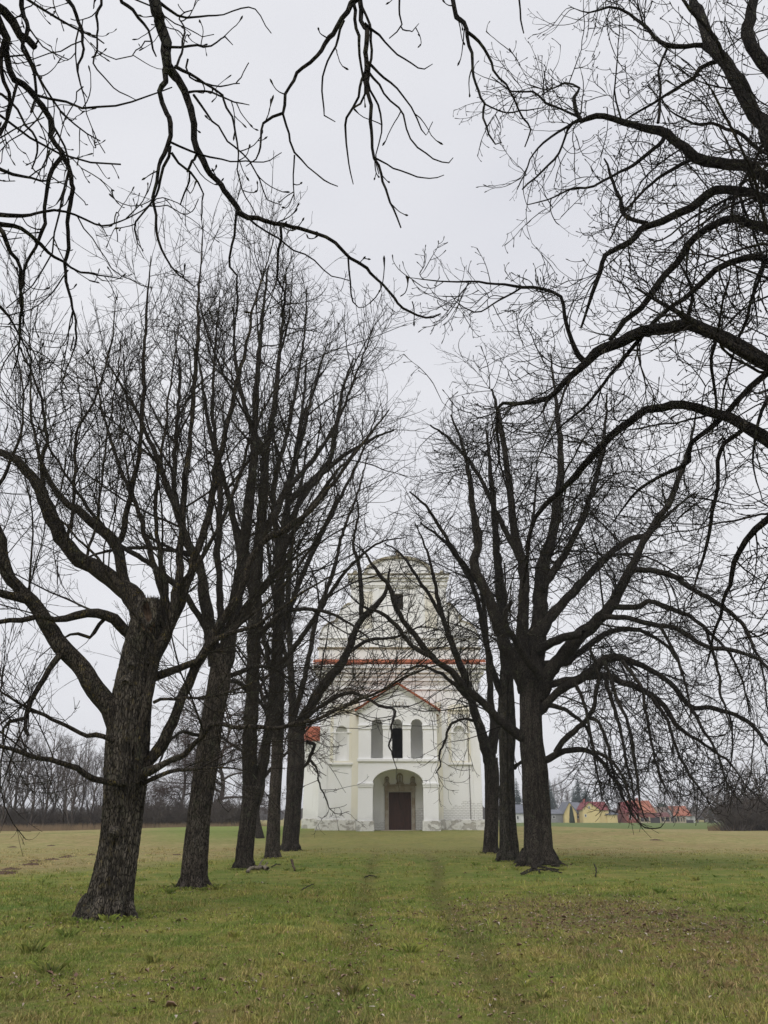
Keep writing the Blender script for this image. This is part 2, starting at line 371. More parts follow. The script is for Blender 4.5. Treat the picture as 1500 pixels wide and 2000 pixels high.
def leaves():
    R = random.Random(8); Vs, Tn, hue = [], [], []; off = 0
    def leaf(x, y, s):
        nonlocal off
        z = gz(x, y) + R.uniform(-.004, .028); a = R.uniform(0, 6.28); c, d = math.cos(a), math.sin(a)
        cu = R.uniform(.1, .8) * s; tl = R.uniform(-.3, .3) * s; h = R.random()
        for px, py, pz in ((-.5, 0, tl), (-.15, .26, cu * .5), (.3, .2, cu * .6), (.5, 0, -tl), (.3, -.2, cu * .6), (-.15, -.26, cu * .5), (0, 0, 0)):
            Vs.append((x + (px * c - py * d) * s, y + (px * d + py * c) * s, max(z + pz, z - .005)))
        for k in range(6): Tn.append((off + 6, off + k, off + (k + 1) % 6)); hue.append(h)
        off += 7
    for _ in range(420):
        y = 7 + 26 * R.random() ** 1.5; x = R.uniform(-.52, .52) * y; sp_ = R.uniform(.1, .7)
        for _k in range(int(1 + 12 * R.random() ** 3)): leaf(R.gauss(x, sp_), R.gauss(y, sp_), R.lognormvariate(-3.35, .35))
    for cx, cy, sx, sy, n in ((3.6, 15.2, 1.8, 2.2, 3000), (6.4, 11.5, 2.2, 1.6, 1300), (-4.5, 14.4, 1.0, .7, 160), (5.4, 30., 1.2, 1., 260), (-4.5, 20.4, .8, .6, 100), (-.42, 12, .25, 3., 160), (1.2, 11, .3, 3., 130), (-2.6, 9.4, .9, .5, 160), (-.2, 12.5, .35, 2., 160), (-1.0, 9.6, .6, .6, 110), (-4, 9.3, .8, .4, 90), (1.0, 8.6, 1.5, .7, 160)):
        for _ in range(n):
            leaf(R.gauss(cx, sx), R.gauss(cy, sy), R.lognormvariate(-3.3, .35))
    me = mesh_np('fallen_leaves', np.array(Vs), [np.array(Tn)], False); set_attr(me, hue)
    tag(link('fallen_leaves', me, None, M['leaf']), kind='stuff')
leaves()

# ------------------------------------------------------------------ solid shapes
class MB:
    def __init__(s): s.v, s.f = [], []
    def box(s, x0, x1, y0, y1, z0, z1):
        b = len(s.v); s.v += [(x, y, z) for z in (z0, z1) for x, y in ((x0, y0), (x1, y0), (x1, y1), (x0, y1))]
        s.f += [tuple(b + i for i in q) for q in ((0, 3, 2, 1), (4, 5, 6, 7), (0, 1, 5, 4), (1, 2, 6, 5), (2, 3, 7, 6), (3, 0, 4, 7))]; return s
    def prism(s, loops, y0, y1):
        """loops of (x, z); the first is the outline, the others are holes; extruded from y0 to y1"""
        b = len(s.v); flat = [p for l in loops for p in l]; n = len(flat)
        s.v += [(x, y0, z) for x, z in flat] + [(x, y1, z) for x, z in flat]
        for t in tessellate_polygon([[Vector((x, z, 0)) for x, z in l] for l in loops]):
            s.f += [tuple(b + i for i in t), tuple(b + n + i for i in reversed(t))]
        k = 0
        for l in loops:
            for i in range(len(l)):
                j = (i + 1) % len(l); s.f.append((b + k + i, b + k + j, b + n + k + j, b + n + k + i))
            k += len(l)
        return s
    def tube(s, pts, r, k=6):
        b = len(s.v); P = [Vector(p) for p in pts]; n = len(P)
        rr = r if isinstance(r, (list, tuple)) else [r] * n
        for i, p in enumerate(P):
            t = (P[min(i + 1, n - 1)] - P[max(i - 1, 0)]).normalized(); u = t.orthogonal().normalized() if i == 0 else (u - u.dot(t) * t).normalized(); w_ = t.cross(u)
            s.v += [tuple(p + rr[i] * (math.cos(a) * u + math.sin(a) * w_)) for a in (2 * math.pi * j / k for j in range(k))]
        for i in range(n - 1):
            for j in range(k): s.f.append((b + i * k + j, b + i * k + (j + 1) % k, b + (i + 1) * k + (j + 1) % k, b + (i + 1) * k + j))
        s.f += [tuple(b + j for j in reversed(range(k))), tuple(b + (n - 1) * k + j for j in range(k))]
        return s
    def build(s, name, mat, parent=None, bev=0):
        me = bpy.data.meshes.new(name); me.from_pydata(s.v, [], s.f)
        bm = bmesh.new(); bm.from_mesh(me); bmesh.ops.recalc_face_normals(bm, faces=bm.faces)
        if bev:
            ed = [e for e in bm.edges if len(e.link_faces) == 2 and e.calc_face_angle(0) > .6]
            bmesh.ops.bevel(bm, geom=ed, offset=bev, segments=1, affect='EDGES', clamp_overlap=True)
        bm.to_mesh(me); bm.free()
        return link(name, me, parent, mat)

# ------------------------------------------------------------------ church
def church():
    CX, Y0, G = 1.2, 64.0, .62
    c = empty('church', (CX, Y0, G), 'white baroque church with curved gable and arched porch at the end of the avenue', 'church')
    W0, W1 = CX - 6.15, CX + 6.2                     # facade wall
    def arch(cx, hw, z0, zs, rise, n=14, ins=0):
        """opening outline: straight sides to zs, then an arc"""
        pts = [(cx - hw, z0), (cx + hw, z0)]
        for i in range(n + 1):
            a = math.pi * i / n; pts.append((cx + hw * math.cos(a) * (1 - ins), zs + rise * math.sin(a)))
        return pts
    nl, nr = CX - 4.5, CX + 4.62                      # side niches
    door = [(.36, G - .1), (2.06, G - .1), (2.06, 3.34), (.36, 3.34)]
    win = [(.56, 5.5), (1.42, 5.5), (1.42, 8.05), (.56, 8.05)]
    holes = [arch(nl, .45, 5.6, 7.75, .48), arch(nr, .45, 5.6, 7.75, .48), door, win]
    MB().prism([[(W0, G - .3), (W1, G - .3), (W1, 11.75), (W0, 11.75)]] + holes, Y0, Y0 + .42).build('facade_wall', M['white'], c)
    MB().box(W0, W1, Y0 + .42, Y0 + .8, G - .3, 11.75).build('inner_wall', M['white'], c)
    for nx in (nl, nr):
        fr = MB()
        fr.prism([[(nx - .85, 5.35), (nx + .85, 5.35), (nx + .85, 9.35), (nx - .85, 9.35)], [(nx - .62, 5.6), (nx + .62, 5.6), (nx + .62, 9.1), (nx - .62, 9.1)]], Y0 - .05, Y0)
        o = fr.build('niche_frame', M['cream'], c, .01)
        MB().box(nx - .92, nx + .92, Y0 - .18, Y0 - .052, 5.30, 5.46).build('niche_sill', M['trim'], c, .02)
        MB().box(nx - .8, nx + .8, Y0 - .09, Y0 - .002, 7.66, 7.73).build('niche_moulding', M['trim'], c)
        MB().box(nx - .88, nx + .88, Y0 - .2, Y0 - .052, 9.37, 9.52).build('niche_hood', M['cream'], c, .02)
        MB().prism([[(nx + .85 * math.cos(a), 9.522 + .34 * math.sin(a)) for a in (math.pi * i / 12 for i in range(13))]], Y0 - .1, Y0).build('hood_arch', M['cream'], c)
    for x0, x1 in ((W0 - .002, W0 + .62), (W1 - .62, W1 + .002)):      # corner pilasters
        MB().box(x0, x1, Y0 - .07, Y0, 1.4, 11.4).build('corner_pilaster', M['white'], c, .015)
    for x0, x1 in ((-2.47, -1.96), (3.98, 4.47)):                      # cream strips beside the porch
        MB().box(x0, x1, Y0 - .10, Y0, 1.4, 10.0).build('cream_pilaster', M['cream'], c, .015)
    for x0, x1 in ((W0 - .2, -2.1), (4.12, W1 + .2)):
        MB().box(x0, x1, Y0 - .2, Y0, G - .3, 1.40).build('plinth', M['plinth'], c, .04)
    # main cornice: stepped mouldings with returns
    for k, (pr, z0, z1, mt) in enumerate(((.10, 10.95, 11.05, 'trim'), (.06, 11.35, 11.42, 'trim'), (.10, 11.42, 11.62, 'trim'), (.22, 11.62, 11.95, 'white'), (.36, 11.95, 12.22, 'trim'), (.52, 12.22, 12.55, 'white'), (.68, 12.55, 12.86, 'trim'))):
        MB().box(W0 - pr, W1 + pr, Y0 - pr, Y0 + .7 + .001 * k, z0, z1 - .002).build('cornice_moulding', M[mt], c, .015)
    def tiles(x0, x1, y0, y1, z0, z1, n, name='tile_course', parent=None):
        """a course of half-round tiles from the eave (y0,z0) up to (y1,z1)"""
        V, Q = [], []
        for i in range(n):
            xa = x0 + (x1 - x0) * (i + .5) / n; r = (x1 - x0) / n * .56; j = (hash((i, n)) % 100 - 50) * .0003
            b = len(V)
            for (y, z) in ((y0 + j, z0), (y1, z1)):
                for t in range(5):
                    a = math.pi * t / 4; V.append((xa - r * math.cos(a), y, z + r * .7 * math.sin(a) + (j if y == y0 else 0)))
            for t in range(4): Q.append((b + t, b + t + 1, b + 6 + t, b + 5 + t))
        return V, Q
    mb = MB(); n = 74; mb.box(W0 - .66, W1 + .66, Y0 - .66, Y0 - .1, 12.86, 12.94)
    for k in range(2):
        V, Q = tiles(W0 - .68, W1 + .68, Y0 - .74 + k * .3, Y0 - .38 + k * .3, 12.93 + k * .17, 13.14 + k * .17, n)
        b = len(mb.v); mb.v += V; mb.f += [tuple(b + i for i in q) for q in Q]
    tag(mb.build('tile_course', M['tile'], c), kind='stuff')
    # attic
    A0, A1 = CX - 6.45, CX + 6.5
    MB().box(A0, A1, Y0 - .05, Y0 + .7, 12.86, 14.22).build('attic_band', M['upper'], c, .01)
    MB().box(A0 - .12, A1 + .12, Y0 - .2, Y0 + .75, 14.22, 14.34).build('attic_ledge', M['moss'], c, .02)
    # curved gable outline
    def side(s):
        pts = [(6.42, 14.34), (6.42, 15.05)]
        for i in range(1, 9):
            a = math.pi / 2 * i / 8; pts.append((4.95 + 1.47 * math.cos(a), 15.05 + 1.45 * math.sin(a)))
        pts += [(4.93, 16.62)]
        for i in range(1, 9):
            a = math.pi / 2 * i / 8; pts.append((3.9 + 1.0 * math.cos(a), 16.62 + 1.35 * math.sin(a)))
        return pts
    r = side(1); out = [(CX + x, z) for x, z in r] + [(CX + 3.9, 19.4), (CX - 3.9, 19.4)] + [(CX - x, z) for x, z in reversed(r)]
    wh = [(CX - .42, 17.45), (CX + .38, 17.45), (CX + .38, 18.82), (CX - .42, 18.82)]
    MB().prism([out, wh], Y0 + .05, Y0 + .6).build('gable_wall', M['upper'], c)
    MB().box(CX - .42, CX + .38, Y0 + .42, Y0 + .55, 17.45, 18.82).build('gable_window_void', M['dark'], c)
    g = MB()
    for k in range(4): g.box(CX - .40 + k * .2, CX - .375 + k * .2, Y0 + .12, Y0 + .145, 17.46, 18.81)
    for k in range(5): g.box(CX - .42, CX + .38, Y0 + .146, Y0 + .17, 17.65 + k * .25, 17.675 + k * .25)
    g.build('window_grille', M['iron'], c)
    MB().box(CX - 6.5, CX + 6.52, Y0 - .05, Y0 + .05, 15.05, 15.15).build('gable_string_course', M['trim'], c, .01)
    # mossy capping along the curved shoulders
    for sgn in (1, -1):
        P = [(CX + sgn * (x + .02), Y0 + .32, z + .03) for x, z in side(1)[1:]]
        V, Q = [], []
        for (x, y, z) in P:
            for dy_, dz_ in ((-.36, -.06), (-.36, .05), (.36, .05), (.36, -.06)): V.append((x, y + dy_, z + dz_))
        for i in range(len(P) - 1):
            for j in range(4): Q.append((i * 4 + j, i * 4 + (j + 1) % 4, i * 4 + 4 + (j + 1) % 4, i * 4 + 4 + j))
        mb = MB(); mb.v, mb.f = V, Q; mb.build('gable_capping', M['moss'], c)
        q = MB().prism([[(CX + sgn * 5.02 + a_, z_) for a_, z_ in ((-.2, 16.55), (.2, 16.55), (.2, 16.7), (.12, 16.75), (.16, 16.95), (.05, 17.1), (0, 17.16), (-.05, 17.1), (-.16, 16.95), (-.12, 16.75), (-.2, 16.7))]], Y0 + .12, Y0 + .5)
        q.build('shoulder_finial', M['moss'], c, .03)
    # panels and pilasters of the upper storey
    for x0, x1 in ((CX - 3.92, CX - 3.25), (CX + 3.25, CX + 3.92), (CX - 2.0, CX - 1.6), (CX + 1.6, CX + 2.0)):
        MB().box(x0, x1, Y0 - .04, Y0 + .05, 15.16, 19.3).build('gable_pilaster', M['white'], c, .01)
    for x0, x1 in ((CX - 3.1, CX - 2.15), (CX + 2.15, CX + 3.1)):
        MB().box(x0, x1, Y0 + .02, Y0 + .05, 15.9, 19.0).build('gable_panel', M['panel'], c, .005)
    for pr, z0, z1, mt in ((.08, 19.3, 19.45, 'trim'), (.16, 19.45, 19.8, 'upper'), (.26, 19.8, 20.05, 'trim'), (.42, 20.05, 20.3, 'upper'), (.5, 20.3, 20.42, 'moss')):
        MB().box(CX - 3.92 - pr * .6, CX + 3.92 + pr * .6, Y0 - pr, Y0 + .7, z0, z1 - .002).build('upper_cornice', M[mt], c, .015)
    arcp = [(CX + 2.75 * math.cos(a), 20.42 + 1.5 * math.sin(a)) for a in (math.pi * i / 20 for i in range(21))]
    MB().prism([arcp], Y0 - .05, Y0 + .6).build('round_pediment', M['upper'], c)
    ring = [(CX + 2.9 * math.cos(a), 20.42 + 1.62 * math.sin(a)) for a in (math.pi * i / 20 for i in range(21))] + [(CX + 2.62 * math.cos(a), 20.42 + 1.40 * math.sin(a)) for a in (math.pi * i / 20 for i in reversed(range(21)))]
    MB().prism([ring], Y0 - .22, Y0 + .65).build('pediment_rim', M['moss'], c, .02)
    for sx in (-3.6, 3.6):
        MB().prism([[(CX + sx + a_, z_) for a_, z_ in ((-.3, 20.42), (.3, 20.42), (.3, 20.55), (.18, 20.6), (.12, 20.78), (-.12, 20.78), (-.18, 20.6), (-.3, 20.55))]], Y0 - .1, Y0 + .4).build('corner_pedestal', M['moss'], c, .02)
    MB().tube([(CX, Y0 + .2, 22.0), (CX, Y0 + .2, 22.12), (CX, Y0 + .2, 22.2), (CX, Y0 + .2, 22.38), (CX, Y0 + .2, 22.5), (CX, Y0 + .2, 22.56)], [.22, .12, .2, .24, .12, .03], 10).build('finial', M['stone'], c)
    MB().tube([(CX, Y0 + .2, 22.5), (CX, Y0 + .2, 23.0)], .02, 5).tube([(CX - .16, Y0 + .2, 22.82), (CX + .16, Y0 + .2, 22.82)], .018, 5).build('cross', M['iron'], c)
    # ---------------- porch
    PX, P0 = 1.02, 61.5; a0, a1 = PX - 2.92, PX + 2.92
    op = [arch(-.52, .44, 5.62, 7.95, .5), arch(1.0, .40, 5.62, 7.95, .5), arch(2.44, .46, 5.62, 7.95, .5)]
    ap, ev = 10.98, 9.12
    big = arch(PX, 1.84, G - .32, 3.9, .98, 22)[2:]; low = [(PX + 1.84, G - .3)] + big + [(PX - 1.84, G - .3)]
    outl = [(a0, G - .3), (a0, ev), (PX, ap), (a1, ev), (a1, G - .3)] + low
    MB().prism([outl] + op, P0, P0 + .55).build('porch_front', M['porch'], c)
    for x0, x1 in ((a0, a0 + .45), (a1 - .45, a1)):
        MB().box(x0, x1, P0 + .551, Y0 - .002, G - .3, 9.05).build('porch_side_wall', M['porch'], c)
    MB().box(a0 + .451, a1 - .451, P0 + .552, Y0 - .003, 5.0, 5.55).build('porch_floor', M['porch'], c)
    MB().box(a0 + .451, a1 - .451, P0 + .552, Y0 - .003, 8.9, 9.0).build('porch_ceiling', M['porch'], c)
    # barrel vault of the lower arch
    vt = [(PX + 1.84 * math.cos(a), 3.9 + .98 * math.sin(a)) for a in (math.pi * i / 16 for i in range(17))]
    MB().prism([vt + [(PX - 2.46, 3.9), (PX - 2.46, 4.99), (PX + 2.46, 4.99), (PX + 2.46, 3.9)]], P0 + .553, Y0 - .004).build('porch_vault', M['porch'], c)
    # imposts, sills, plinths
    for x0, x1 in ((a0 - .06, -.96 + .08), (-.08 - .08, .6 + .08), (1.4 - .08, 1.98 + .08), (2.9 - .08, a1 + .06)):
        MB().box(x0, x1, P0 - .10, P0 + .002, 7.92, 8.03).box(x0 + .03, x1 - .03, P0 - .06, P0 + .001, 7.70, 7.92).build('arch_impost', M['porch'], c, .012)
    MB().box(a0 - .08, a1 + .08, P0 - .12, P0, 5.40, 5.60).box(a0 - .05, a1 + .05, P0 - .08, P0, 5.34, 5.40).build('porch_sill_band', M['porch'], c, .015)
    for x0, x1 in ((a0 - .07, PX - 1.78), (PX + 1.78, a1 + .07)):
        MB().box(x0, x1, P0 - .10, P0, 3.76, 3.9).box(x0 + .03, x1 - .03, P0 - .06, P0, 3.62, 3.76).build('pier_capital', M['porch'], c, .012)
        MB().box(x0 - .04, x1 + .06, P0 - .12, P0 + .7, G - .3, 1.33).build('pier_plinth', M['plinth'], c, .03)
    # raking cornice and tiles of the porch gable
    for s in (-1, 1):
        ex = PX + s * 3.22; ez = ev - .18
        for k, (off, th, pr, mt) in enumerate(((-.30, .1, .08, 'trim'), (-.20, .1, .16, 'trim'), (-.10, .1, .26, 'trim'))):
            MB().prism([[(PX, ap + off), (ex, ez + off), (ex, ez + off + th - .004), (PX, ap + off + th - .004)]], P0 - pr, P0 + .002 * (k + 1)).build('raking_cornice', M[mt], c)
        # roof slope: courses of tiles over the porch roof
        nn = 15; mb = MB()
        for k in range(nn):
            t0, t1 = k / nn, (k + 1.25) / nn
            xa, za = ex + (PX - ex) * t0, ez + (ap - ez) * t0; xb, zb = ex + (PX - ex) * min(1, t1), ez + (ap - ez) * min(1, t1)
            mb.prism([[(xa, za + .20), (xb, zb + .14), (xb, zb), (xa, za + .0)]], P0 - .34 - .012 * (k % 2), Y0 - .06)
        tag(mb.build('porch_roof_tiles', M['tile'], c), kind='stuff')
    # date and cartouche
    for k, ch in enumerate('1722'):
        cu = bpy.data.curves.new('date', 'FONT'); cu.body = ch; cu.size = .42; cu.extrude = .012; cu.align_x = 'CENTER'
        to = bpy.data.objects.new('t', cu); COL.objects.link(to); bpy.context.view_layer.update()
        me = bpy.data.meshes.new_from_object(to.evaluated_get(bpy.context.evaluated_depsgraph_get())); bpy.data.objects.remove(to)
        d = link('date_numeral', me, c, M['stone']); d.location = Vector((PX - .39 + .26 * k, P0 - .014, 9.42)) - c.location; d.rotation_euler = (math.pi / 2, 0, 0)
    q = [(PX + .86 * math.copysign(abs(math.cos(a)) ** .6, math.cos(a)) + .1 * math.sin(3 * a), P0 - .01, 9.57 + .34 * math.copysign(abs(math.sin(a)) ** .8, math.sin(a))) for a in (2 * math.pi * i / 40 for i in range(41))]
    MB().tube(q, .022, 5).build('cartouche', M['trim'], c)
    # door, frame, relief above
    dr = MB()
    for k in range(10):
        x0 = .37 + k * .169; dr.box(x0, x0 + .163, Y0 + .25, Y0 + .29, G - .05, 3.33)
    do = dr.build('door', M['door'], c, .004)
    MB().box(1.19, 1.235, Y0 + .225, Y0 + .25, G, 3.32).build('door_strip', M['door'], c)
    for zz in (1.2, 2.0, 2.8):
        MB().box(.42, 1.16, Y0 + .235, Y0 + .249, zz, zz + .07).box(1.26, 2.0, Y0 + .235, Y0 + .249, zz, zz + .07).build('door_rail', M['door'], c)
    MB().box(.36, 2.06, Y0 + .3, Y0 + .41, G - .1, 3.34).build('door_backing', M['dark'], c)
    for x0, x1 in ((.06, .35), (2.07, 2.34)):
        MB().box(x0, x1, Y0 - .12, Y0, G - .1, 3.36).build('door_jamb', M['stone'], c, .02)
    MB().box(.04, 2.36, Y0 - .13, Y0, 3.36, 3.78).build('door_lintel', M['stone'], c, .02)
    MB().box(-.06, 2.46, Y0 - .26, Y0, 3.78, 3.9).build('door_cornice', M['stone'], c, .03)
    MB().box(-.2, 2.6, P0 + .9, Y0 - .27, G - .3, G + .06).build('door_step', M['stone'], c, .02)
    for x0, hw, h in ((.22, .17, .5), (1.2, .24, .78), (2.18, .17, .5)):
        z0 = 3.9
        MB().box(x0 - hw - .06, x0 + hw + .06, Y0 - .2, Y0, z0, z0 + .1).build('relief_base', M['stone'], c, .01)
        MB().prism([arch(x0, hw, z0 + .1, z0 + .1 + h * .62, hw * .9, 8), arch(x0, hw * .62, z0 + .16, z0 + .1 + h * .58, hw * .55, 8)], Y0 - .16, Y0).build('relief_niche', M['stone'], c)
        MB().tube([(x0, Y0 - .07, z0 + .16), (x0, Y0 - .07, z0 + .1 + h * .3), (x0, Y0 - .07, z0 + .1 + h * .55), (x0, Y0 - .07, z0 + .1 + h * .62), (x0, Y0 - .07, z0 + .1 + h * .78)], [.075, .06, .07, .03, .045], 8).build('relief_figure', M['stone'], c)
    # loggia opening behind the middle arch
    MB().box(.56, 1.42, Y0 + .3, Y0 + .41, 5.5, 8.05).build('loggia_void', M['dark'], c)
    MB().tube([(6.5, Y0 - .07, 1.4), (6.5, Y0 - .07, 11.5)], .022, 6).build('lightning_conductor', M['iron'], c)
    # nave body and roof behind, lower side building with red roof on the left
    MB().box(W0 + .3, W1 - .3, Y0 + .81, Y0 + 24, G - .3, 11.2).build('nave_wall', M['white'], c)
    def gable_roof(x0, x1, y0, y1, ze, zr, name):
        xm = (x0 + x1) / 2; mb = MB(); nrow = 26
        for s in (0, 1):
            xe = (x0, x1)[s]
            for k in range(nrow):
                t0, t1 = k / nrow, (k + 1.2) / nrow
                xa, za = xe + (xm - xe) * t0, ze + (zr - ze) * t0; xb, zb = xe + (xm - xe) * min(1, t1), ze + (zr - ze) * min(1, t1)
                mb.prism([[(xa, za + .1), (xb, zb + .04), (xb, zb), (xa, za + .03)]], y0, y1)
        tag(mb.build(name, M['tile'], c), kind='stuff')
    gable_roof(W0 - .2, W1 + .2, Y0 + .82, Y0 + 24.3, 11.2, 15.2, 'nave_roof')
    # side building
    MB().box(-6.95, W0 + .29, 73, 84, G - .3, 7.72).build('side_building_wall', M['white'], c)
    MB().box(-7.03, W0 + .28, 72.85, 73, G - .3, 1.45).build('side_building_plinth', M['plinth'], c, .03)
    for pr, z0, z1 in ((.1, 7.1, 7.35), (.2, 7.35, 7.6), (.32, 7.6, 7.8)):
        MB().box(-6.95 - pr, W0 + .27, 73 - pr, 84, z0, z1 - .002).build('side_cornice', M['trim'], c)
    V, Q = [], []; mb = MB(); rows, nn = 14, 20
    for k in range(rows):
        t0, t1 = k / rows, (k + 1.15) / rows
        for (y0_, z0_, y1_, z1_) in (((72.5 + 5 * t0), 7.82 + 1.7 * t0, 72.5 + 5 * t1, 7.82 + 1.7 * t1),):
            for i in range(nn):
                xa = -7.25 + (W0 + .27 + 7.25) * i / nn; xb = xa + (W0 + .27 + 7.25) / nn * .96; b = len(mb.v)
                mb.v += [(xa, y0_, z0_ + .07), (xb, y0_, z0_ + .07), (xb, y1_, z1_ + .02), (xa, y1_, z1_ + .02), (xa, y0_, z0_), (xb, y0_, z0_)]
                mb.f += [(b, b + 1, b + 2, b + 3), (b + 4, b + 5, b + 1, b)]
    tag(mb.build('side_roof_tiles', M['tile'], c), kind='stuff')
    MB().prism([[(-7.2, 7.8), (W0 + .26, 7.8), (W0 + .26, 9.45), (-7.2, 9.45)]], 77.4, 78).build('side_roof_back', M['tile'], c)
church()

# ------------------------------------------------------------------ branches
def tubes_arrays(P, R, k):
    """P (N,m,3), R (N,m) -> verts, quads of N tubes with k sides"""
    N, m, _ = P.shape
    T = np.empty_like(P); T[:, 1:-1] = P[:, 2:] - P[:, :-2]; T[:, 0] = P[:, 1] - P[:, 0]; T[:, -1] = P[:, -1] - P[:, -2]
    T /= np.linalg.norm(T, axis=2, keepdims=True) + 1e-9
    ch = P[:, -1] - P[:, 0]; ch /= np.linalg.norm(ch, axis=1, keepdims=True) + 1e-9
    ax = np.where((np.abs(ch[:, 2]) < .8)[:, None], np.array([0, 0, 1.]), np.array([1., 0, 0]))
    ref = np.cross(ch, ax); ref /= np.linalg.norm(ref, axis=1, keepdims=True) + 1e-9
    U = ref[:, None] - (ref[:, None] * T).sum(2, keepdims=True) * T; U /= np.linalg.norm(U, axis=2, keepdims=True) + 1e-9
    W = np.cross(T, U)
    a = 2 * np.pi * np.arange(k) / k
    V = P[:, :, None] + R[:, :, None, None] * (np.cos(a)[None, None, :, None] * U[:, :, None] + np.sin(a)[None, None, :, None] * W[:, :, None])
    base = (np.arange(N) * m * k)[:, None, None] + (np.arange(m - 1) * k)[None, :, None]
    j = np.arange(k)[None, None]; j1 = (j + 1) % k
    Q = np.stack([base + j, base + j1, base + k + j1, base + k + j], -1).reshape(-1, 4)
    return V.reshape(-1, 3), Q

TRI = [0]
def tubes_mesh(name, batches):
    TRI[0] += sum(len(b[0]) * (b[0].shape[1] - 1) * b[2] * 2 for b in batches)
    Vs, Qs, off = [], [], 0
    for P, R, k in batches:
        if len(P) == 0: continue
        v, q = tubes_arrays(P, R, k); Vs.append(v); Qs.append(q + off); off += len(v)
    return mesh_np(name, np.concatenate(Vs), Qs)

def norm(a): return a / (np.linalg.norm(a, axis=-1, keepdims=True) + 1e-9)

def sprout(P, R, S, rng):
    """side branches of the polylines P (N,m,3) with radii R. S: dens per metre, t0, len, angle, rr, segs, wander, trop (start, end), up, tip, rmin"""
    N, m, _ = P.shape
    if N == 0: return np.zeros((0, S['segs'] + 1 + bool(S.get('bud')), 3)), np.zeros((0, S['segs'] + 1 + bool(S.get('bud'))))
    seg = np.linalg.norm(P[:, 1:] - P[:, :-1], axis=2); Ln = seg.sum(1)
    cnt = rng.poisson(S['dens'] * Ln * (1 - S['t0'])); cnt = np.minimum(cnt, S.get('max', 400))
    idx = np.repeat(np.arange(N), cnt); n = len(idx)
    if n == 0: return np.zeros((0, S['segs'] + 1 + bool(S.get('bud')), 3)), np.zeros((0, S['segs'] + 1 + bool(S.get('bud'))))
    t = S['t0'] + (1 - S['t0']) * rng.random(n) ** S.get('tpow', .85)
    f = t * (m - 1) * .999; i = f.astype(int); g = (f - i)[:, None]
    p0 = P[idx, i] * (1 - g) + P[idx, i + 1] * g; T = norm(P[idx, i + 1] - P[idx, i]); r = R[idx, i] * (1 - g[:, 0]) + R[idx, i + 1] * g[:, 0]
    q = rng.normal(size=(n, 3)); q[:, 2] += S['up']
    if 'bias' in S: q += np.array(S['bias'])
    q = norm(q - (q * T).sum(1, keepdims=True) * T)
    ang = np.radians(rng.normal(S['angle'], S.get('avar', 10), n))[:, None]
    d = norm(np.cos(ang) * T + np.sin(ang) * q)
    ln = S['len'] * rng.lognormal(0, S.get('lvar', .35), n) * (1 - S.get('tap', .5) * t)
    if S.get('lrel'): ln *= np.clip(Ln[idx] / S['lrel'], .3, 1.6)
    ns = S['segs']; pts = [p0]; st = (ln / ns)[:, None]; tr = np.linspace(S['trop'][0], S['trop'][1], ns)
    bend = rng.normal(size=(n, 3)) * S.get('curl', .12)
    for s in range(ns):
        d = norm(d + rng.normal(size=(n, 3)) * S['wander'] + bend + np.array([0, 0, 1.]) * tr[s])
        pts.append(pts[-1] + d * st)
    P2 = np.stack(pts, 1)
    r0 = np.minimum(r * S['rr'], np.maximum(ln * S.get('rl', .011), S['rmin'] * 1.25)); r0 = np.maximum(r0, S['rmin'])
    prof = np.linspace(1, S.get('tip', .45), ns + 1)
    R2 = np.maximum(r0[:, None] * prof[None], S['rmin'] * .75)
    ok = P2[:, :, 2].min(1) > S.get('floor', .75)
    P2, R2, n = P2[ok], R2[ok], int(ok.sum())
    if S.get('bud'):
        R2[:, -2] = R2[:, -2] * 1.0; R2[:, -1] = S['bud']
        e = P2[:, -1:] + norm(P2[:, -1:] - P2[:, -2:-1]) * S['bud'] * 2
        P2 = np.concatenate([P2, e], 1); R2 = np.concatenate([R2, np.full((n, 1), S['rmin'] * .4)], 1)
    return P2, R2

def crown(seedP, seedR, specs, rng):
    out = []; P, R = seedP, seedR
    src = [(P, R)]
    for S in specs:
        # S['from']: how many levels back to sprout from as well
        a, b = sprout(src[-1][0], src[-1][1], S, rng)
        extra = []
        for back in S.get('also', ()):
            if len(src) > back:
                S2 = dict(S); S2['dens'] = S['dens'] * S.get('adens', .5)
                extra.append(sprout(src[-1 - back][0], src[-1 - back][1], S2, rng))
        if extra: a = np.concatenate([a] + [e[0] for e in extra]); b = np.concatenate([b] + [e[1] for e in extra])
        src.append((a, b)); out.append((a, b, S.get('k', 3)))
    return out

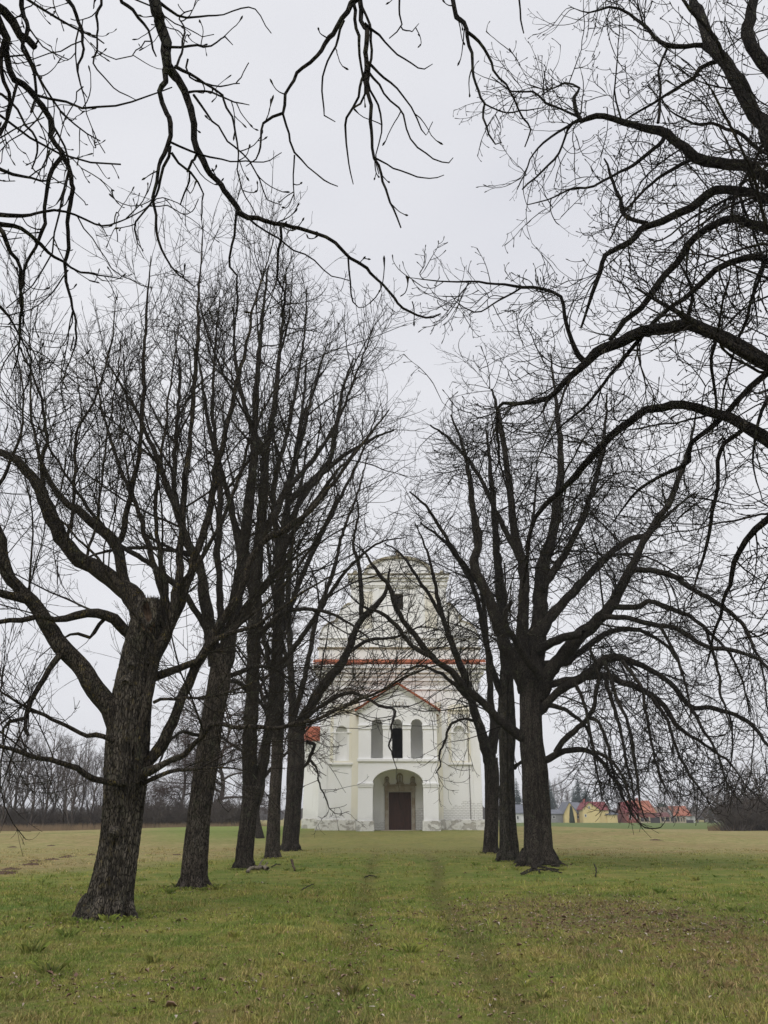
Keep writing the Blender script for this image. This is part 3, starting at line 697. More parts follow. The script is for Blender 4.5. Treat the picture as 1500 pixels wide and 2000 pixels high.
# ---- fine twig sprays: a few small meshes set many times over along the branches (geometry nodes on the twigs mesh)
SPRAYS = {}
def make_sprays(kind, mat, main, side, side2=None, n=7, seed=0):
    col = bpy.data.collections.new('twig_sprays_' + kind)
    for i in range(n):
        rng = np.random.default_rng(seed * 100 + i)
        P, R = sprout(np.array([[[0, 0, 0.], [.02, 0, 0]]]), np.array([[1., 1.]]), dict(main, dens=50000, max=1, t0=0, angle=0.01, avar=0, tpow=1, floor=-9, tap=0, lvar=.1), rng)
        P = P[:1] - P[:1, :1]; R = R[:1]; b = [(P, R, main.get('k', 4))]
        a = sprout(P, R, dict(side, floor=-9), rng); b.append(a + (3,))
        if side2: b.append(sprout(a[0], a[1], dict(side2, floor=-9), rng) + (3,))
        me = tubes_mesh('spray', [x for x in b if len(x[0])]); me.materials.append(mat)
        col.objects.link(bpy.data.objects.new('spray', me))
    ng = bpy.data.node_groups.new('twig_sprays_' + kind, 'GeometryNodeTree')
    ng.interface.new_socket('Geometry', in_out='INPUT', socket_type='NodeSocketGeometry'); ng.interface.new_socket('Geometry', in_out='OUTPUT', socket_type='NodeSocketGeometry')
    N = ng.nodes.new; l = ng.links.new
    gi, go, ip, ci, jn = N('NodeGroupInput'), N('NodeGroupOutput'), N('GeometryNodeInstanceOnPoints'), N('GeometryNodeCollectionInfo'), N('GeometryNodeJoinGeometry')
    ci.inputs['Collection'].default_value = col; ci.inputs['Separate Children'].default_value = True; ci.inputs['Reset Children'].default_value = True
    def attr(nm, ty): a = N('GeometryNodeInputNamedAttribute'); a.data_type = ty; a.inputs['Name'].default_value = nm; return a.outputs['Attribute']
    sel = N('FunctionNodeCompare'); sel.operation = 'GREATER_THAN'; l(attr('scl', 'FLOAT'), sel.inputs[0]); sel.inputs[1].default_value = .01
    l(gi.outputs[0], ip.inputs['Points']); l(sel.outputs[0], ip.inputs['Selection']); l(ci.outputs[0], ip.inputs['Instance']); ip.inputs['Pick Instance'].default_value = True
    l(attr('idx', 'INT'), ip.inputs['Instance Index']); l(attr('rot', 'FLOAT_VECTOR'), ip.inputs['Rotation']); l(attr('scl', 'FLOAT'), ip.inputs['Scale'])
    l(gi.outputs[0], jn.inputs[0]); l(ip.outputs[0], jn.inputs[0]); l(jn.outputs[0], go.inputs[0])
    SPRAYS[kind] = ng
NSPR = [0]
def spray_points(P, R, S, rng):
    """positions, directions of sprays along polylines, plus one on every tip"""
    N, m, _ = P.shape
    if N == 0: return np.zeros((0, 3)), np.zeros((0, 3))
    Ln = np.linalg.norm(P[:, 1:] - P[:, :-1], axis=2).sum(1); idx = np.repeat(np.arange(N), rng.poisson(S['dens'] * Ln * (1 - S['t0']))); n = len(idx)
    f = (S['t0'] + (1 - S['t0']) * rng.random(n)) * (m - 1) * .999; i = f.astype(int); g = (f - i)[:, None]
    p0 = P[idx, i] * (1 - g) + P[idx, i + 1] * g; T = norm(P[idx, i + 1] - P[idx, i])
    q = rng.normal(size=(n, 3)); q[:, 2] += S['up']; q = norm(q - (q * T).sum(1, keepdims=True) * T); a = np.radians(rng.normal(S['angle'], 12, n))[:, None]
    d = np.cos(a) * T + np.sin(a) * q; d[:, 2] += S.get('dz', 0)
    tk = rng.random(N) < S.get('tips', 1); p0 = np.concatenate([p0, P[tk, -1]]); d = np.concatenate([d, P[tk, -1] - P[tk, -2]])
    ok = p0[:, 2] > S.get('floor', 1.2)
    return p0[ok], norm(d[ok])
def twigs_mesh(batches, sp, S, rng):
    """real branch tubes plus loose points that carry the sprays"""
    Vs, Qs, off = [], [], 0
    for P, R, k in batches:
        if len(P) == 0: continue
        v, q = tubes_arrays(P, R, k); TRI[0] += len(q) * 2; Vs.append(v); Qs.append(q + off); off += len(v)
    p, d = sp; n = len(p); NSPR[0] += n
    c2 = np.array([0, 0, 1.]) - d * d[:, 2:3]; c2 = norm(c2 + 1e-4); c1 = np.cross(c2, d)
    rot = np.stack([np.arctan2(c1[:, 2], c2[:, 2]), -np.arcsin(np.clip(d[:, 2], -1, 1)), np.arctan2(d[:, 1], d[:, 0])], -1)
    V = np.concatenate(Vs + [p]); me = mesh_np('twigs', V, Qs)
    z = len(V) - n
    a = me.attributes.new('scl', 'FLOAT', 'POINT'); a.data.foreach_set('value', np.concatenate([np.zeros(z), S.get('size', 1) * rng.uniform(.55, 1.35, n)]).astype(np.float32))
    a = me.attributes.new('rot', 'FLOAT_VECTOR', 'POINT'); a.data.foreach_set('vector', np.concatenate([np.zeros((z, 3)), rot]).astype(np.float32).ravel())
    a = me.attributes.new('idx', 'INT', 'POINT'); a.data.foreach_set('value', np.concatenate([np.zeros(z), rng.integers(0, 7, n)]).astype(np.int32))
    return me

def catmull(Pn, Rn, step, rng, wig=.0):
    Pn = np.array(Pn, float); Rn = np.array(Rn, float)
    if len(Pn) == 2: Pn = np.array([Pn[0], (Pn[0] + Pn[1]) / 2, Pn[1]]); Rn = np.array([Rn[0], Rn.mean(), Rn[1]])
    A = np.concatenate([[2 * Pn[0] - Pn[1]], Pn, [2 * Pn[-1] - Pn[-2]]]); out, ro = [], []
    for i in range(len(Pn) - 1):
        p0, p1, p2, p3 = A[i:i + 4]; n = max(1, int(round(np.linalg.norm(p2 - p1) / step)))
        for j in range(n):
            t = j / n
            out.append(.5 * ((2 * p1) + (-p0 + p2) * t + (2 * p0 - 5 * p1 + 4 * p2 - p3) * t * t + (-p0 + 3 * p1 - 3 * p2 + p3) * t ** 3)); ro.append(Rn[i] * (1 - t) + Rn[i + 1] * t)
    out.append(Pn[-1]); ro.append(Rn[-1]); out = np.array(out); ro = np.array(ro)
    if wig and len(out) > 3:
        w_ = rng.normal(size=out.shape); w_ = (w_ + np.roll(w_, 1, 0)) * .5
        out[1:-1] += w_[1:-1] * (np.minimum(ro[1:-1, None] * wig, .016) + .006)
        e_ = rng.normal(size=len(ro)); e_ = (e_ + np.roll(e_, 1) + np.roll(e_, -1)) / 3
        ro = ro * (1 + .09 * e_)
    return out, ro

def trace(pts, d0, d1, sag=0, rng=None, step=.16, wig=.45, rk=1.0):
    """pts: (x, y, width) photo pixels of a limb; its forward distance runs from d0 to d1"""
    xy = np.array([(p[0], p[1]) for p in pts], float); s = np.concatenate([[0], np.cumsum(np.linalg.norm(np.diff(xy, axis=0), axis=1))]); s /= s[-1]
    P, R = [], []
    for (x, y, wd), t in zip(pts, s):
        Y = d0 + (d1 - d0) * t + sag * math.sin(math.pi * t)
        p, sc_ = at(x, y, Y); P.append(p); R.append(max(wd * .5 * sc_ * rk, .003))
    return catmull(P, R, step, rng, wig)

def seeds(lines, m=24):
    """resample limb polylines to m points each, cutting them into ~3 m pieces so density stays even"""
    Ps, Rs = [], []
    for P, R in lines:
        s = np.concatenate([[0], np.cumsum(np.linalg.norm(np.diff(P, axis=0), axis=1))])
        u = np.linspace(0, s[-1], m)
        Ps.append(np.stack([np.interp(u, s, P[:, i]) for i in range(3)], 1)); Rs.append(np.interp(u, s, R))
    return np.array(Ps), np.array(Rs)

def trunk_mesh(name, P, R, sides, ring_step, flare=.35, furrow=.03, twist=.5, lobes=5, seed=0, freq=9, zf=1.3, rough_top=0, vfold=0):
    P = np.array(P, float); R = np.array(R, float)
    c, r = catmull(P, R, ring_step, np.random.default_rng(seed)); n = len(c); V = []
    T = np.gradient(c, axis=0); T = norm(T); rv = random.Random(seed)
    ph = [rv.uniform(0, 6.28) for _ in range(6)]; z0 = c[0][2]
    for i in range(n):
        t = T[i]; u = np.array([1., 0, 0]); u = u - u.dot(t) * t; u /= np.linalg.norm(u); w_ = np.cross(t, u); h = c[i][2] - z0
        fl = flare * math.exp(-max(h, 0) / .28)
        for j in range(sides):
            a = 2 * math.pi * j / sides; at2 = a - twist * h
            q = Vector((math.cos(at2) * freq * .5, math.sin(at2) * freq * .5, h * zf + seed * 7))
            rid = 1 - abs(noise.noise(q)) * 2.2; q2 = q * 2.3; rid2 = 1 - abs(noise.noise(Vector((q2.x, q2.y, q2.z * .8)))) * 2
            big = noise.noise(Vector((math.cos(a) * .9, math.sin(a) * .9, h * .55 + seed)))
            lob = sum(math.cos(k * a + ph[k]) / k for k in (2, 3, lobes)) if lobes else 0
            rr = r[i] * (1 + fl * (1 + .55 * math.cos(lobes * a + ph[1])) + .10 * big + .035 * lob) - furrow * max(0, .75 - rid) * 1.6 - furrow * .5 * max(0, .6 - rid2)
            if vfold: rr -= vfold * r[i] * math.exp(-((a - 4.85 - .1 * math.sin(h)) / .16) ** 2) + vfold * .6 * r[i] * math.exp(-((a - 5.6) / .12) ** 2)
            V.append(c[i] + rr * (math.cos(a) * u + math.sin(a) * w_))
    if rough_top:
        for j in range(sides): V[(n - 1) * sides + j] = V[(n - 1) * sides + j] + np.array([0, 0, rough_top * (noise.noise(Vector((j * .9, 3, seed))) + .25)])
    V.append(c[-1] + np.array([0, 0, -r[-1] * .5 if rough_top else 0])); V = np.array(V)
    i = np.arange(n - 1)[:, None] * sides + np.arange(sides)[None]; i1 = np.arange(n - 1)[:, None] * sides + (np.arange(sides)[None] + 1) % sides
    Q = np.stack([i, i1, i1 + sides, i + sides], -1).reshape(-1, 4)
    j = np.arange(sides); Tt = np.stack([(n - 1) * sides + j, (n - 1) * sides + (j + 1) % sides, np.full(sides, n * sides)], -1)
    return mesh_np(name, V, [Q, Tt])

def px_trunk(pts, Y, d1=None):
    P, R = [], []
    for k, (x, y, wd) in enumerate(pts):
        yy = Y + ((d1 or Y) - Y) * k / (len(pts) - 1); p, s = at(x, y, yy); P.append(p); R.append(wd * .5 * s)
    return P, R

def tree(name, label, group, trunk, limbs, specs, seed, mats=('bark', 'twig'), trunk_kw=None, extra=(), limb_name='limb', cat='tree', roots=0):
    """trunk: (P, R) in metres. limbs: list of (P, R) polylines. One twigs mesh per limb (its side branches)."""
    rng = np.random.default_rng(seed)
    P, R = trunk; base = Vector(P[0]); base.z = gz(base.x, base.y)
    root = empty(name, base, label, cat, group)
    kw = dict(sides=40, ring_step=.12, seed=seed); kw.update(trunk_kw or {})
    Pd = [tuple(P[0] - np.array([0, 0, .25]) + 0 * np.array(P[0]))] + [tuple(p) for p in P[0:]]
    link('trunk', trunk_mesh('trunk', Pd, [R[0]] + list(R), **kw), root, M[mats[0]])
    if roots:
        rr = random.Random(seed)
        for k in range(roots):
            a = 6.283 * (k + rr.uniform(-.25, .25)) / roots; r0 = R[0]; ca, sa = math.cos(a), math.sin(a); ex = r0 * rr.uniform(1.28, 1.55); b0 = np.array(P[0])
            pts = [b0 + np.array([ca * r0 * .75, sa * r0 * .75, r0 * .75]), b0 + np.array([ca * r0 * 1.12, sa * r0 * 1.12, r0 * .22]), b0 + np.array([ca * ex, sa * ex, -.01]), b0 + np.array([ca * ex * 1.35 - sa * .1, sa * ex * 1.35 + ca * .1, -.09])]
            q, w_ = catmull(pts, [r0 * .30, r0 * .25, r0 * .13, r0 * .05], .05, rng, .3)
            link('root', tubes_mesh('root', [(q[None], w_[None], 9)]), root, M[mats[0]])
    for li, (Pl, Rl) in enumerate(limbs):
        Rl = np.array(Rl); k = 12 if Rl[0] > .09 else (8 if Rl[0] > .03 else 5)
        lo = link(limb_name, tubes_mesh(limb_name, [(Pl[None], Rl[None], k)]), root, M[{'bark_lichen': 'limb_lichen_backlit', 'bark_dark': 'bark_dark', 'far_twig': 'far_twig'}.get(mats[0], 'limb_bark_backlit')])
        sp = specs(li) if callable(specs) else specs
        sP, sR = seeds([(Pl, Rl)])
        inst = [q for q in sp if q.get('inst')]; b = crown(sP, sR, [q for q in sp if not q.get('inst')], rng)
        if sum(len(x[0]) for x in b):
            if inst:
                I = inst[0]; pd = [spray_points(x[0], x[1], dict(I, dens=I['dens'] * (1 if k else I.get('d1', .6))), rng) for k, x in enumerate(b)]
                pd.append(spray_points(sP, sR, dict(I, dens=I.get('d0', .6), tips=0, t0=.3), rng))
                me = twigs_mesh(b, (np.concatenate([q[0] for q in pd]), np.concatenate([q[1] for q in pd])), I, rng)
            else: me = tubes_mesh('twigs', b)
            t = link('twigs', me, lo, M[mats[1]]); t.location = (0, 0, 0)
            if inst: md = t.modifiers.new('sprays', 'NODES'); md.node_group = SPRAYS[inst[0]['inst']]
            tag(t, kind='stuff')
    return root

def auto_limb(p0, az, el, ln, r0, rng, curve=.25, n=12, wander=.09, tip=.12):
    d = np.array([math.cos(el) * math.cos(az), math.cos(el) * math.sin(az), math.sin(el)]); P = [np.array(p0, float)]
    for i in range(n):
        d = norm(d + rng.normal(size=3) * wander + np.array([0, 0, curve / n * (1 if i < n * .7 else .4)])); P.append(P[-1] + d * ln / n)
    return np.array(P), r0 * np.linspace(1, tip, n + 1)

# ------------------------------------------------------------------ the avenue trees
RNG = np.random.default_rng(11)
def TR(d0, d1, *pts, sag=0, **k): return trace(pts, d0, d1, sag, RNG, **k)

# sprays: near ones finer, far ones coarser
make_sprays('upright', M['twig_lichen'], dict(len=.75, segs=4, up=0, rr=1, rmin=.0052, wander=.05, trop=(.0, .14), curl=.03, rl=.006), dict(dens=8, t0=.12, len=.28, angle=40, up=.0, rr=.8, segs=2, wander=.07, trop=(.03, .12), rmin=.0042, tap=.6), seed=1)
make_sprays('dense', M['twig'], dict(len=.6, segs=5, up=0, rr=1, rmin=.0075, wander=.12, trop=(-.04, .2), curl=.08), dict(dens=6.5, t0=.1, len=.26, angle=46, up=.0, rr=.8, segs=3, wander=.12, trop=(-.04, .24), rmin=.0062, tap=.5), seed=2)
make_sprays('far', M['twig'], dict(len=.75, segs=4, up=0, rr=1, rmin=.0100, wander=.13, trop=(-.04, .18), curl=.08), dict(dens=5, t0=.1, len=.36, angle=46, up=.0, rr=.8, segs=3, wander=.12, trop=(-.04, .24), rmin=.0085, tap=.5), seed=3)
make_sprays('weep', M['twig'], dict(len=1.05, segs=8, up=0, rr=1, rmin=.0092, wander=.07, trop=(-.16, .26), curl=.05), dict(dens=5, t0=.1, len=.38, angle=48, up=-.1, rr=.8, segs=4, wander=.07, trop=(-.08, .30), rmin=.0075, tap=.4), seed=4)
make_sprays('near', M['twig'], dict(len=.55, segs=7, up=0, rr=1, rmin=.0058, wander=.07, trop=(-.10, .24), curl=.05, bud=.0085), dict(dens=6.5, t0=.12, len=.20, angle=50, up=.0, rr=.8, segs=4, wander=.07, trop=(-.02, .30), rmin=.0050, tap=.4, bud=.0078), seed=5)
make_sprays('red', M['twig_red'], dict(len=1.0, segs=4, up=0, rr=1, rmin=.014, wander=.12, trop=(-.2, .1), curl=.08), dict(dens=6, t0=.1, len=.5, angle=44, up=-.2, rr=.8, segs=2, wander=.15, trop=(-.2, .1), rmin=.011, tap=.4), seed=6)
# near tree on the left
Y1 = 15.1
upright = [dict(dens=1.9, t0=.12, len=1.8, angle=38, up=.5, rr=.5, segs=6, wander=.06, trop=(.02, .10), rmin=.007, k=4, rl=.0095, curl=.05, tap=.45),
           dict(dens=4.6, t0=.12, len=.62, angle=40, up=.25, rr=.6, segs=4, wander=.07, trop=(.0, .10), rmin=.005, also=(1,), adens=.35, rl=.009, tap=.5),
           dict(inst='upright', dens=1.2, d1=1.5, d0=.5, t0=.08, angle=42, up=.2, floor=1.6)]
t1_limbs = [
 TR(15, 14.2, (240, 1470, 46), (222, 1400, 44), (190, 1345, 42), (160, 1305, 40), (120, 1262, 38), (92, 1225, 36), (72, 1185, 32), (40, 1155, 28), (12, 1120, 26), (0, 1055, 24), (-25, 980, 20), (-40, 900, 15), (-60, 820, 10), (-70, 740, 5)),
 TR(14.6, 13.8, (60, 1172, 22), (20, 1160, 18), (-20, 1155, 14), (-80, 1130, 8)),
 TR(15.1, 16, (275, 1215, 44), (262, 1170, 42), (235, 1145, 40), (190, 1112, 36), (145, 1083, 34), (120, 1050, 32), (100, 1010, 30), (75, 955, 26), (45, 910, 20), (0, 882, 14), (-40, 870, 8)),
 TR(15.2, 15.6, (248, 1150, 26), (238, 1110, 26), (225, 1065, 24), (205, 1040, 22), (180, 1020, 20), (150, 995, 17), (120, 975, 14), (95, 940, 11), (75, 880, 8), (60, 800, 5), (62, 700, 2)),
 TR(15.3, 14.6, (228, 1062, 16), (245, 1025, 14), (255, 975, 13), (265, 920, 11), (275, 850, 9), (285, 650, 7), (290, 560, 4), (295, 500, 2)),
 TR(15.1, 13.9, (262, 1245, 26), (245, 1230, 24), (220, 1208, 24), (190, 1200, 22), (150, 1202, 18), (110, 1210, 14), (60, 1208, 12), (0, 1215, 10), (-60, 1225, 6)),
 TR(14.6, 14.2, (118, 1278, 15), (95, 1310, 13), (72, 1340, 12), (57, 1370, 11), (48, 1400, 9), (20, 1410, 8), (8, 1425, 6), (5, 1450, 3)),
 TR(14.4, 14.2, (52, 1395, 9), (48, 1415, 8), (55, 1436, 7)),
 TR(14.7, 12.8, (245, 1528, 15), (200, 1527, 14), (165, 1510, 12), (120, 1488, 11), (80, 1478, 10), (40, 1468, 9), (0, 1455, 8), (-60, 1430, 5)),
 TR(14.8, 13.4, (225, 1448, 11), (205, 1440, 11), (170, 1437, 10), (130, 1415, 9), (90, 1395, 8), (50, 1380, 6), (0, 1350, 4)),
 TR(15.0, 15.6, (280, 1500, 26), (295, 1485, 26), (316, 1454, 26), (337, 1412, 26), (355, 1364, 24), (376, 1322, 23), (400, 1274, 21), (418, 1241, 20), (439, 1205, 18), (469, 1157, 17), (487, 1100, 16), (520, 1055, 14), (560, 1030, 12), (610, 990, 10), (660, 930, 8), (705, 870, 6), (760, 800, 3)),
 TR(14.8, 12.2, (272, 1512, 22), (290, 1505, 20), (320, 1490, 14), (350, 1480, 13), (385, 1450, 12), (415, 1415, 11), (470, 1420, 9), (530, 1419, 9), (590, 1412, 8), (640, 1395, 8), (690, 1372, 7), (740, 1350, 6), (790, 1320, 5), (850, 1300, 3)),
 TR(15.1, 14.2, (300, 1322, 22), (318, 1318, 20), (350, 1308, 16), (385, 1290, 14), (410, 1262, 12), (440, 1240, 10), (500, 1220, 8), (560, 1180, 6), (620, 1140, 4), (700, 1100, 2)),
 TR(14.72, 15.2, (266, 1530, 16), (272, 1470, 20), (286, 1370, 22), (304, 1286, 22), (328, 1235, 22), (340, 1190, 20), (350, 1130, 18), (352, 1075, 16), (362, 950, 14), (372, 850, 11), (384, 700, 9), (387, 600, 6), (393, 500, 3), (398, 430, 1.5)),
 TR(14.9, 15.8, (296, 1300, 24), (322, 1245, 22), (352, 1180, 20), (372, 1110, 18), (390, 1060, 17), (405, 1010, 16), (416, 960, 15), (428, 890, 13), (455, 780, 10), (478, 690, 8), (495, 600, 5), (520, 520, 3), (540, 450, 1.5)),
 TR(14.8, 14.2, (300, 1372, 8), (330, 1363, 7), (360, 1365, 6), (430, 1356, 5), (500, 1330, 4), (580, 1290, 2)),
 TR(14.6, 12.9, (310, 1265, 10), (300, 1245, 9), (265, 1200, 8), (230, 1150, 7), (190, 1090, 6), (140, 1040, 5), (95, 990, 5), (60, 930, 4), (20, 880, 2)),
 TR(14.9, 13.8, (280, 1530, 11), (300, 1522, 10), (320, 1515, 10), (345, 1505, 8), (400, 1500, 5), (450, 1500, 4), (490, 1510, 2)),
 TR(15.0, 14.4, (125, 1075, 9), (142, 1000, 8), (148, 900, 7), (150, 840, 6), (190, 770, 5), (215, 680, 4), (228, 580, 2)),
 TR(14.8, 14.0, (82, 965, 12), (85, 900, 10), (90, 850, 8), (80, 780, 6), (50, 700, 4), (20, 640, 2)),
 TR(14.9, 15.4, (165, 1100, 7), (190, 1010, 6), (200, 920, 5), (212, 830, 4), (230, 720, 3), (240, 640, 1.5)),
 TR(15.2, 14.4, (330, 1215, 14), (322, 1130, 12), (310, 1040, 10), (305, 950, 8), (320, 850, 6), (335, 740, 4), (350, 620, 2)),
 TR(15.0, 15.8, (345, 1150, 12), (400, 1080, 10), (440, 1000, 9), (470, 920, 7), (500, 830, 5), (560, 720, 3), (600, 640, 1.5)),
 TR(15.2, 16.4, (380, 1310, 10), (430, 1240, 9), (500, 1160, 8), (560, 1100, 6), (640, 1050, 4), (720, 1000, 2)),
 TR(15, 13.6, (30, 1150, 14), (10, 1090, 12), (-10, 1000, 10), (10, 920, 8), (40, 850, 6), (45, 760, 4), (20, 660, 2)),
 TR(15.0, 14.6, (205, 1208, 9), (175, 1245, 8), (150, 1240, 7), (120, 1250, 4), (70, 1290, 2)),
 TR(15.2, 17.4, (300, 1300, 18), (320, 1200, 15), (300, 1100, 13), (270, 1000, 10), (230, 900, 8), (200, 800, 5), (180, 700, 2)),
]
t1_limbs = [(P_, R_ * .88) for P_, R_ in t1_limbs]
tp = px_trunk([(206, 1794, 92), (216, 1740, 82), (232, 1650, 75), (241, 1580, 76), (246, 1530, 80), (251, 1450, 82), (256, 1380, 80), (270, 1300, 70), (283, 1230, 62), (290, 1178, 52)], Y1)
T1 = tree('chestnut_tree', 'thick leaning near tree left of the avenue, furrowed, with a hollow broken top', 'bare trees in the left avenue row', tp, t1_limbs, upright, 1, ('bark_lichen', 'twig_lichen'),
          dict(sides=190, ring_step=.028, furrow=.036, twist=-.25, freq=25, zf=2.6, flare=.42, rough_top=.25), roots=7)
# broken hollow top
def near(x, y, Y): return Vector(at(x, y, Y)[0])
sp = MB(); R0 = random.Random(5)
for i in range(26):
    x = R0.uniform(272, 306); a = near(x * .7 + 288 * .3, 1222 + R0.uniform(-8, 14), 14.70 + R0.uniform(0, .06)); b_ = near(x * .8 + 288 * .2 + R0.uniform(-3, 3), 1172 + R0.uniform(-10, 16), 14.74 + R0.uniform(0, .1))
    sp.tube([a, (a + b_) / 2 + Vector((R0.uniform(-.01, .01), 0, 0)), b_], [.03, .022, .004], 5)
sp.build('splintered_wood', M['wood'], T1)
sp = MB(); Pc = []
for i in range(22):
    a = 2 * math.pi * i / 22; Pc.append(near(288 + 13 * math.cos(a) * (1 + .2 * math.sin(2 * a)), 1196 + 24 * math.sin(a), 14.66))
sp.tube(Pc + [Pc[0]], .05, 7); sp.build('hollow_rim', M['bark_lichen'], T1)
for (hx, hy, hr, yy) in ((221, 1626, .07, 14.66), (247, 1332, .12, 14.80), (256, 1300, .09, 14.82)):
    k = MB(); cpt = near(hx, hy, yy)
    k.tube([cpt + Vector((0, .12, 0)), cpt + Vector((0, .03, 0)), cpt + Vector((.01, -.06, -.02)), cpt + Vector((.01, -.09, -.03)), cpt + Vector((.01, -.07, -.03))], [hr * 1.5, hr * 1.25, hr * .95, hr * .5, hr * .2], 14)
    k.build('burl', M['bark_lichen'], T1)
for (xa, ya, xb, yb) in ((262, 1500, 275, 1470),):
    pass

dense = [dict(dens=1.7, t0=.15, len=2.3, angle=38, up=.5, rr=.55, segs=7, wander=.11, trop=(.02, .10), rmin=.012, k=4, rl=.012, curl=.06, lrel=9),
         dict(dens=2.7, t0=.12, len=1.1, angle=42, up=.2, rr=.6, segs=4, wander=.13, trop=(-.03, .12), rmin=.0095, also=(1,), adens=.35, rl=.010, lrel=2.2),
           dict(inst='dense', dens=1.0, d1=1.0, tips=.9, d0=.35, t0=.08, angle=46, up=.1)]
Y2 = 21.0
t2_limbs = [
 TR(Y2, 20, (422, 1300, 30), (405, 1200, 24), (395, 1130, 20), (385, 1090, 18), (365, 1060, 16), (345, 1000, 14), (330, 960, 12), (310, 900, 10), (290, 860, 8), (265, 800, 6), (230, 740, 4), (200, 690, 2)),
 TR(Y2, 21.5, (438, 1300, 32), (455, 1210, 26), (465, 1150, 24), (475, 1080, 22), (485, 1000, 20), (495, 900, 16), (500, 800, 13), (505, 700, 10), (515, 600, 6), (525, 520, 3)),
 TR(Y2, 20, (455, 1225, 18), (500, 1170, 16), (535, 1120, 14), (560, 1060, 12), (600, 1000, 9), (660, 920, 6), (720, 850, 3)),
 TR(Y2, 22.5, (440, 1270, 16), (430, 1180, 14), (425, 1090, 13), (430, 1000, 12), (425, 900, 10), (415, 800, 7), (420, 680, 4), (430, 580, 2)),
 TR(Y2, 18.5, (405, 1230, 14), (350, 1150, 12), (290, 1100, 10), (220, 1050, 8), (150, 960, 6), (100, 880, 4), (60, 800, 2)),
 TR(Y2, 22, (380, 1085, 12), (330, 1075, 9), (270, 1070, 7), (200, 1080, 5), (150, 1100, 3)),
 TR(Y2, 21.5, (430, 1330, 10), (475, 1310, 9), (510, 1300, 7), (560, 1320, 5), (600, 1360, 3)),
 TR(Y2, 23.5, (470, 1120, 14), (520, 1040, 12), (560, 950, 10), (590, 850, 8), (615, 750, 5), (640, 670, 2)),
 TR(Y2, 19, (395, 1440, 8), (350, 1430, 6), (320, 1470, 4), (300, 1520, 2)),
 TR(Y2, 23, (370, 1070, 12), (340, 960, 10), (345, 850, 8), (350, 740, 5), (340, 640, 2)),
]
tp = px_trunk([(378, 1737, 52), (380, 1700, 49), (388, 1600, 44), (398, 1530, 46), (405, 1480, 45), (415, 1400, 43), (428, 1330, 43), (434, 1270, 36)], Y2)
tree('chestnut_tree', 'second tree of the left avenue row, leaning grey trunk forking in two high up', 'bare trees in the left avenue row', tp, t2_limbs, dense, 2, ('bark_brown', 'twig'),
     dict(sides=110, ring_step=.05, furrow=.022, twist=-.2, freq=20, zf=1.8, flare=.18), roots=6)
Y3 = 28.6
far_dense = [dict(dens=1.5, t0=.12, len=2.5, angle=40, up=.45, rr=.55, segs=6, wander=.12, trop=(.02, .10), rmin=.015, k=4, rl=.012, curl=.06, lrel=9),
             dict(dens=2.2, t0=.10, len=1.2, angle=43, up=.2, rr=.6, segs=4, wander=.15, trop=(-.03, .12), rmin=.0125, also=(1,), adens=.35, rl=.010, lrel=2.2),
           dict(inst='far', dens=.5, d1=.5, d0=.2, tips=.6, t0=.08, angle=46, up=.1)]
t3_limbs = [
 TR(Y3, 28, (490, 1560, 30), (487, 1480, 28), (490, 1400, 27), (495, 1300, 27), (498, 1200, 26), (500, 1120, 22), (508, 1040, 20), (515, 960, 18), (520, 880, 14), (535, 800, 12), (545, 700, 8), (555, 600, 5), (560, 520, 2)),
 TR(Y3, 30, (492, 1570, 26), (503, 1530, 22), (514, 1495, 20), (522, 1440, 18), (530, 1380, 16), (535, 1300, 14), (540, 1200, 13), (552, 1100, 12), (560, 1000, 10), (575, 900, 8), (590, 800, 6), (600, 700, 3)),
 TR(Y3, 27, (500, 1180, 16), (470, 1080, 14), (450, 980, 12), (420, 880, 9), (400, 780, 6), (385, 680, 3)),
 TR(Y3, 30, (505, 1060, 14), (560, 960, 11), (610, 900, 9), (660, 820, 6), (700, 720, 4), (730, 640, 2)),
 TR(Y3, 26, (498, 1250, 12), (550, 1200, 10), (600, 1190, 8), (650, 1200, 6), (700, 1230, 4), (735, 1260, 2)),
 TR(Y3, 29, (520, 900, 12), (480, 800, 9), (460, 700, 6), (455, 600, 3)),
 TR(Y3, 27, (485, 1350, 9), (450, 1330, 8), (420, 1370, 6), (400, 1440, 4), (390, 1500, 2)),
]
tp = px_trunk([(477, 1699, 38), (479, 1660, 36), (485, 1600, 33), (489, 1560, 34), (492, 1535, 40)], Y3)
tree('chestnut_tree', 'third tree of the left avenue row, its trunk dividing low into two close stems', 'bare trees in the left avenue row', tp, t3_limbs, far_dense, 3, ('bark', 'twig'),
     dict(sides=72, ring_step=.09, furrow=.03, twist=.2, freq=12, zf=.9, flare=.14), roots=6)
Y4 = 35.5
t4_limbs = [
 TR(Y4, 35, (541, 1440, 26), (543, 1350, 24), (542, 1280, 22), (545, 1200, 20), (548, 1120, 18), (552, 1050, 16), (560, 1000, 14), (570, 975, 12), (615, 935, 12), (645, 895, 11), (655, 840, 9), (670, 760, 6), (690, 700, 3)),
 TR(Y4, 36.5, (546, 1160, 14), (540, 1050, 12), (535, 950, 10), (560, 850, 8), (580, 750, 6), (595, 650, 4), (600, 560, 2)),
 TR(Y4, 34, (556, 1040, 12), (600, 960, 10), (660, 900, 8), (720, 860, 6), (770, 840, 3)),
 TR(Y4, 38, (545, 1250, 12), (580, 1150, 11), (620, 1060, 9), (660, 980, 7), (700, 900, 5), (740, 800, 2)),
 TR(Y4, 33, (545, 1300, 11), (600, 1230, 9), (650, 1150, 8), (690, 1100, 6), (740, 1060, 4), (790, 1050, 2)),
 TR(Y4, 37, (541, 1350, 10), (515, 1250, 9), (500, 1150, 7), (480, 1060, 5), (460, 980, 2)),
]
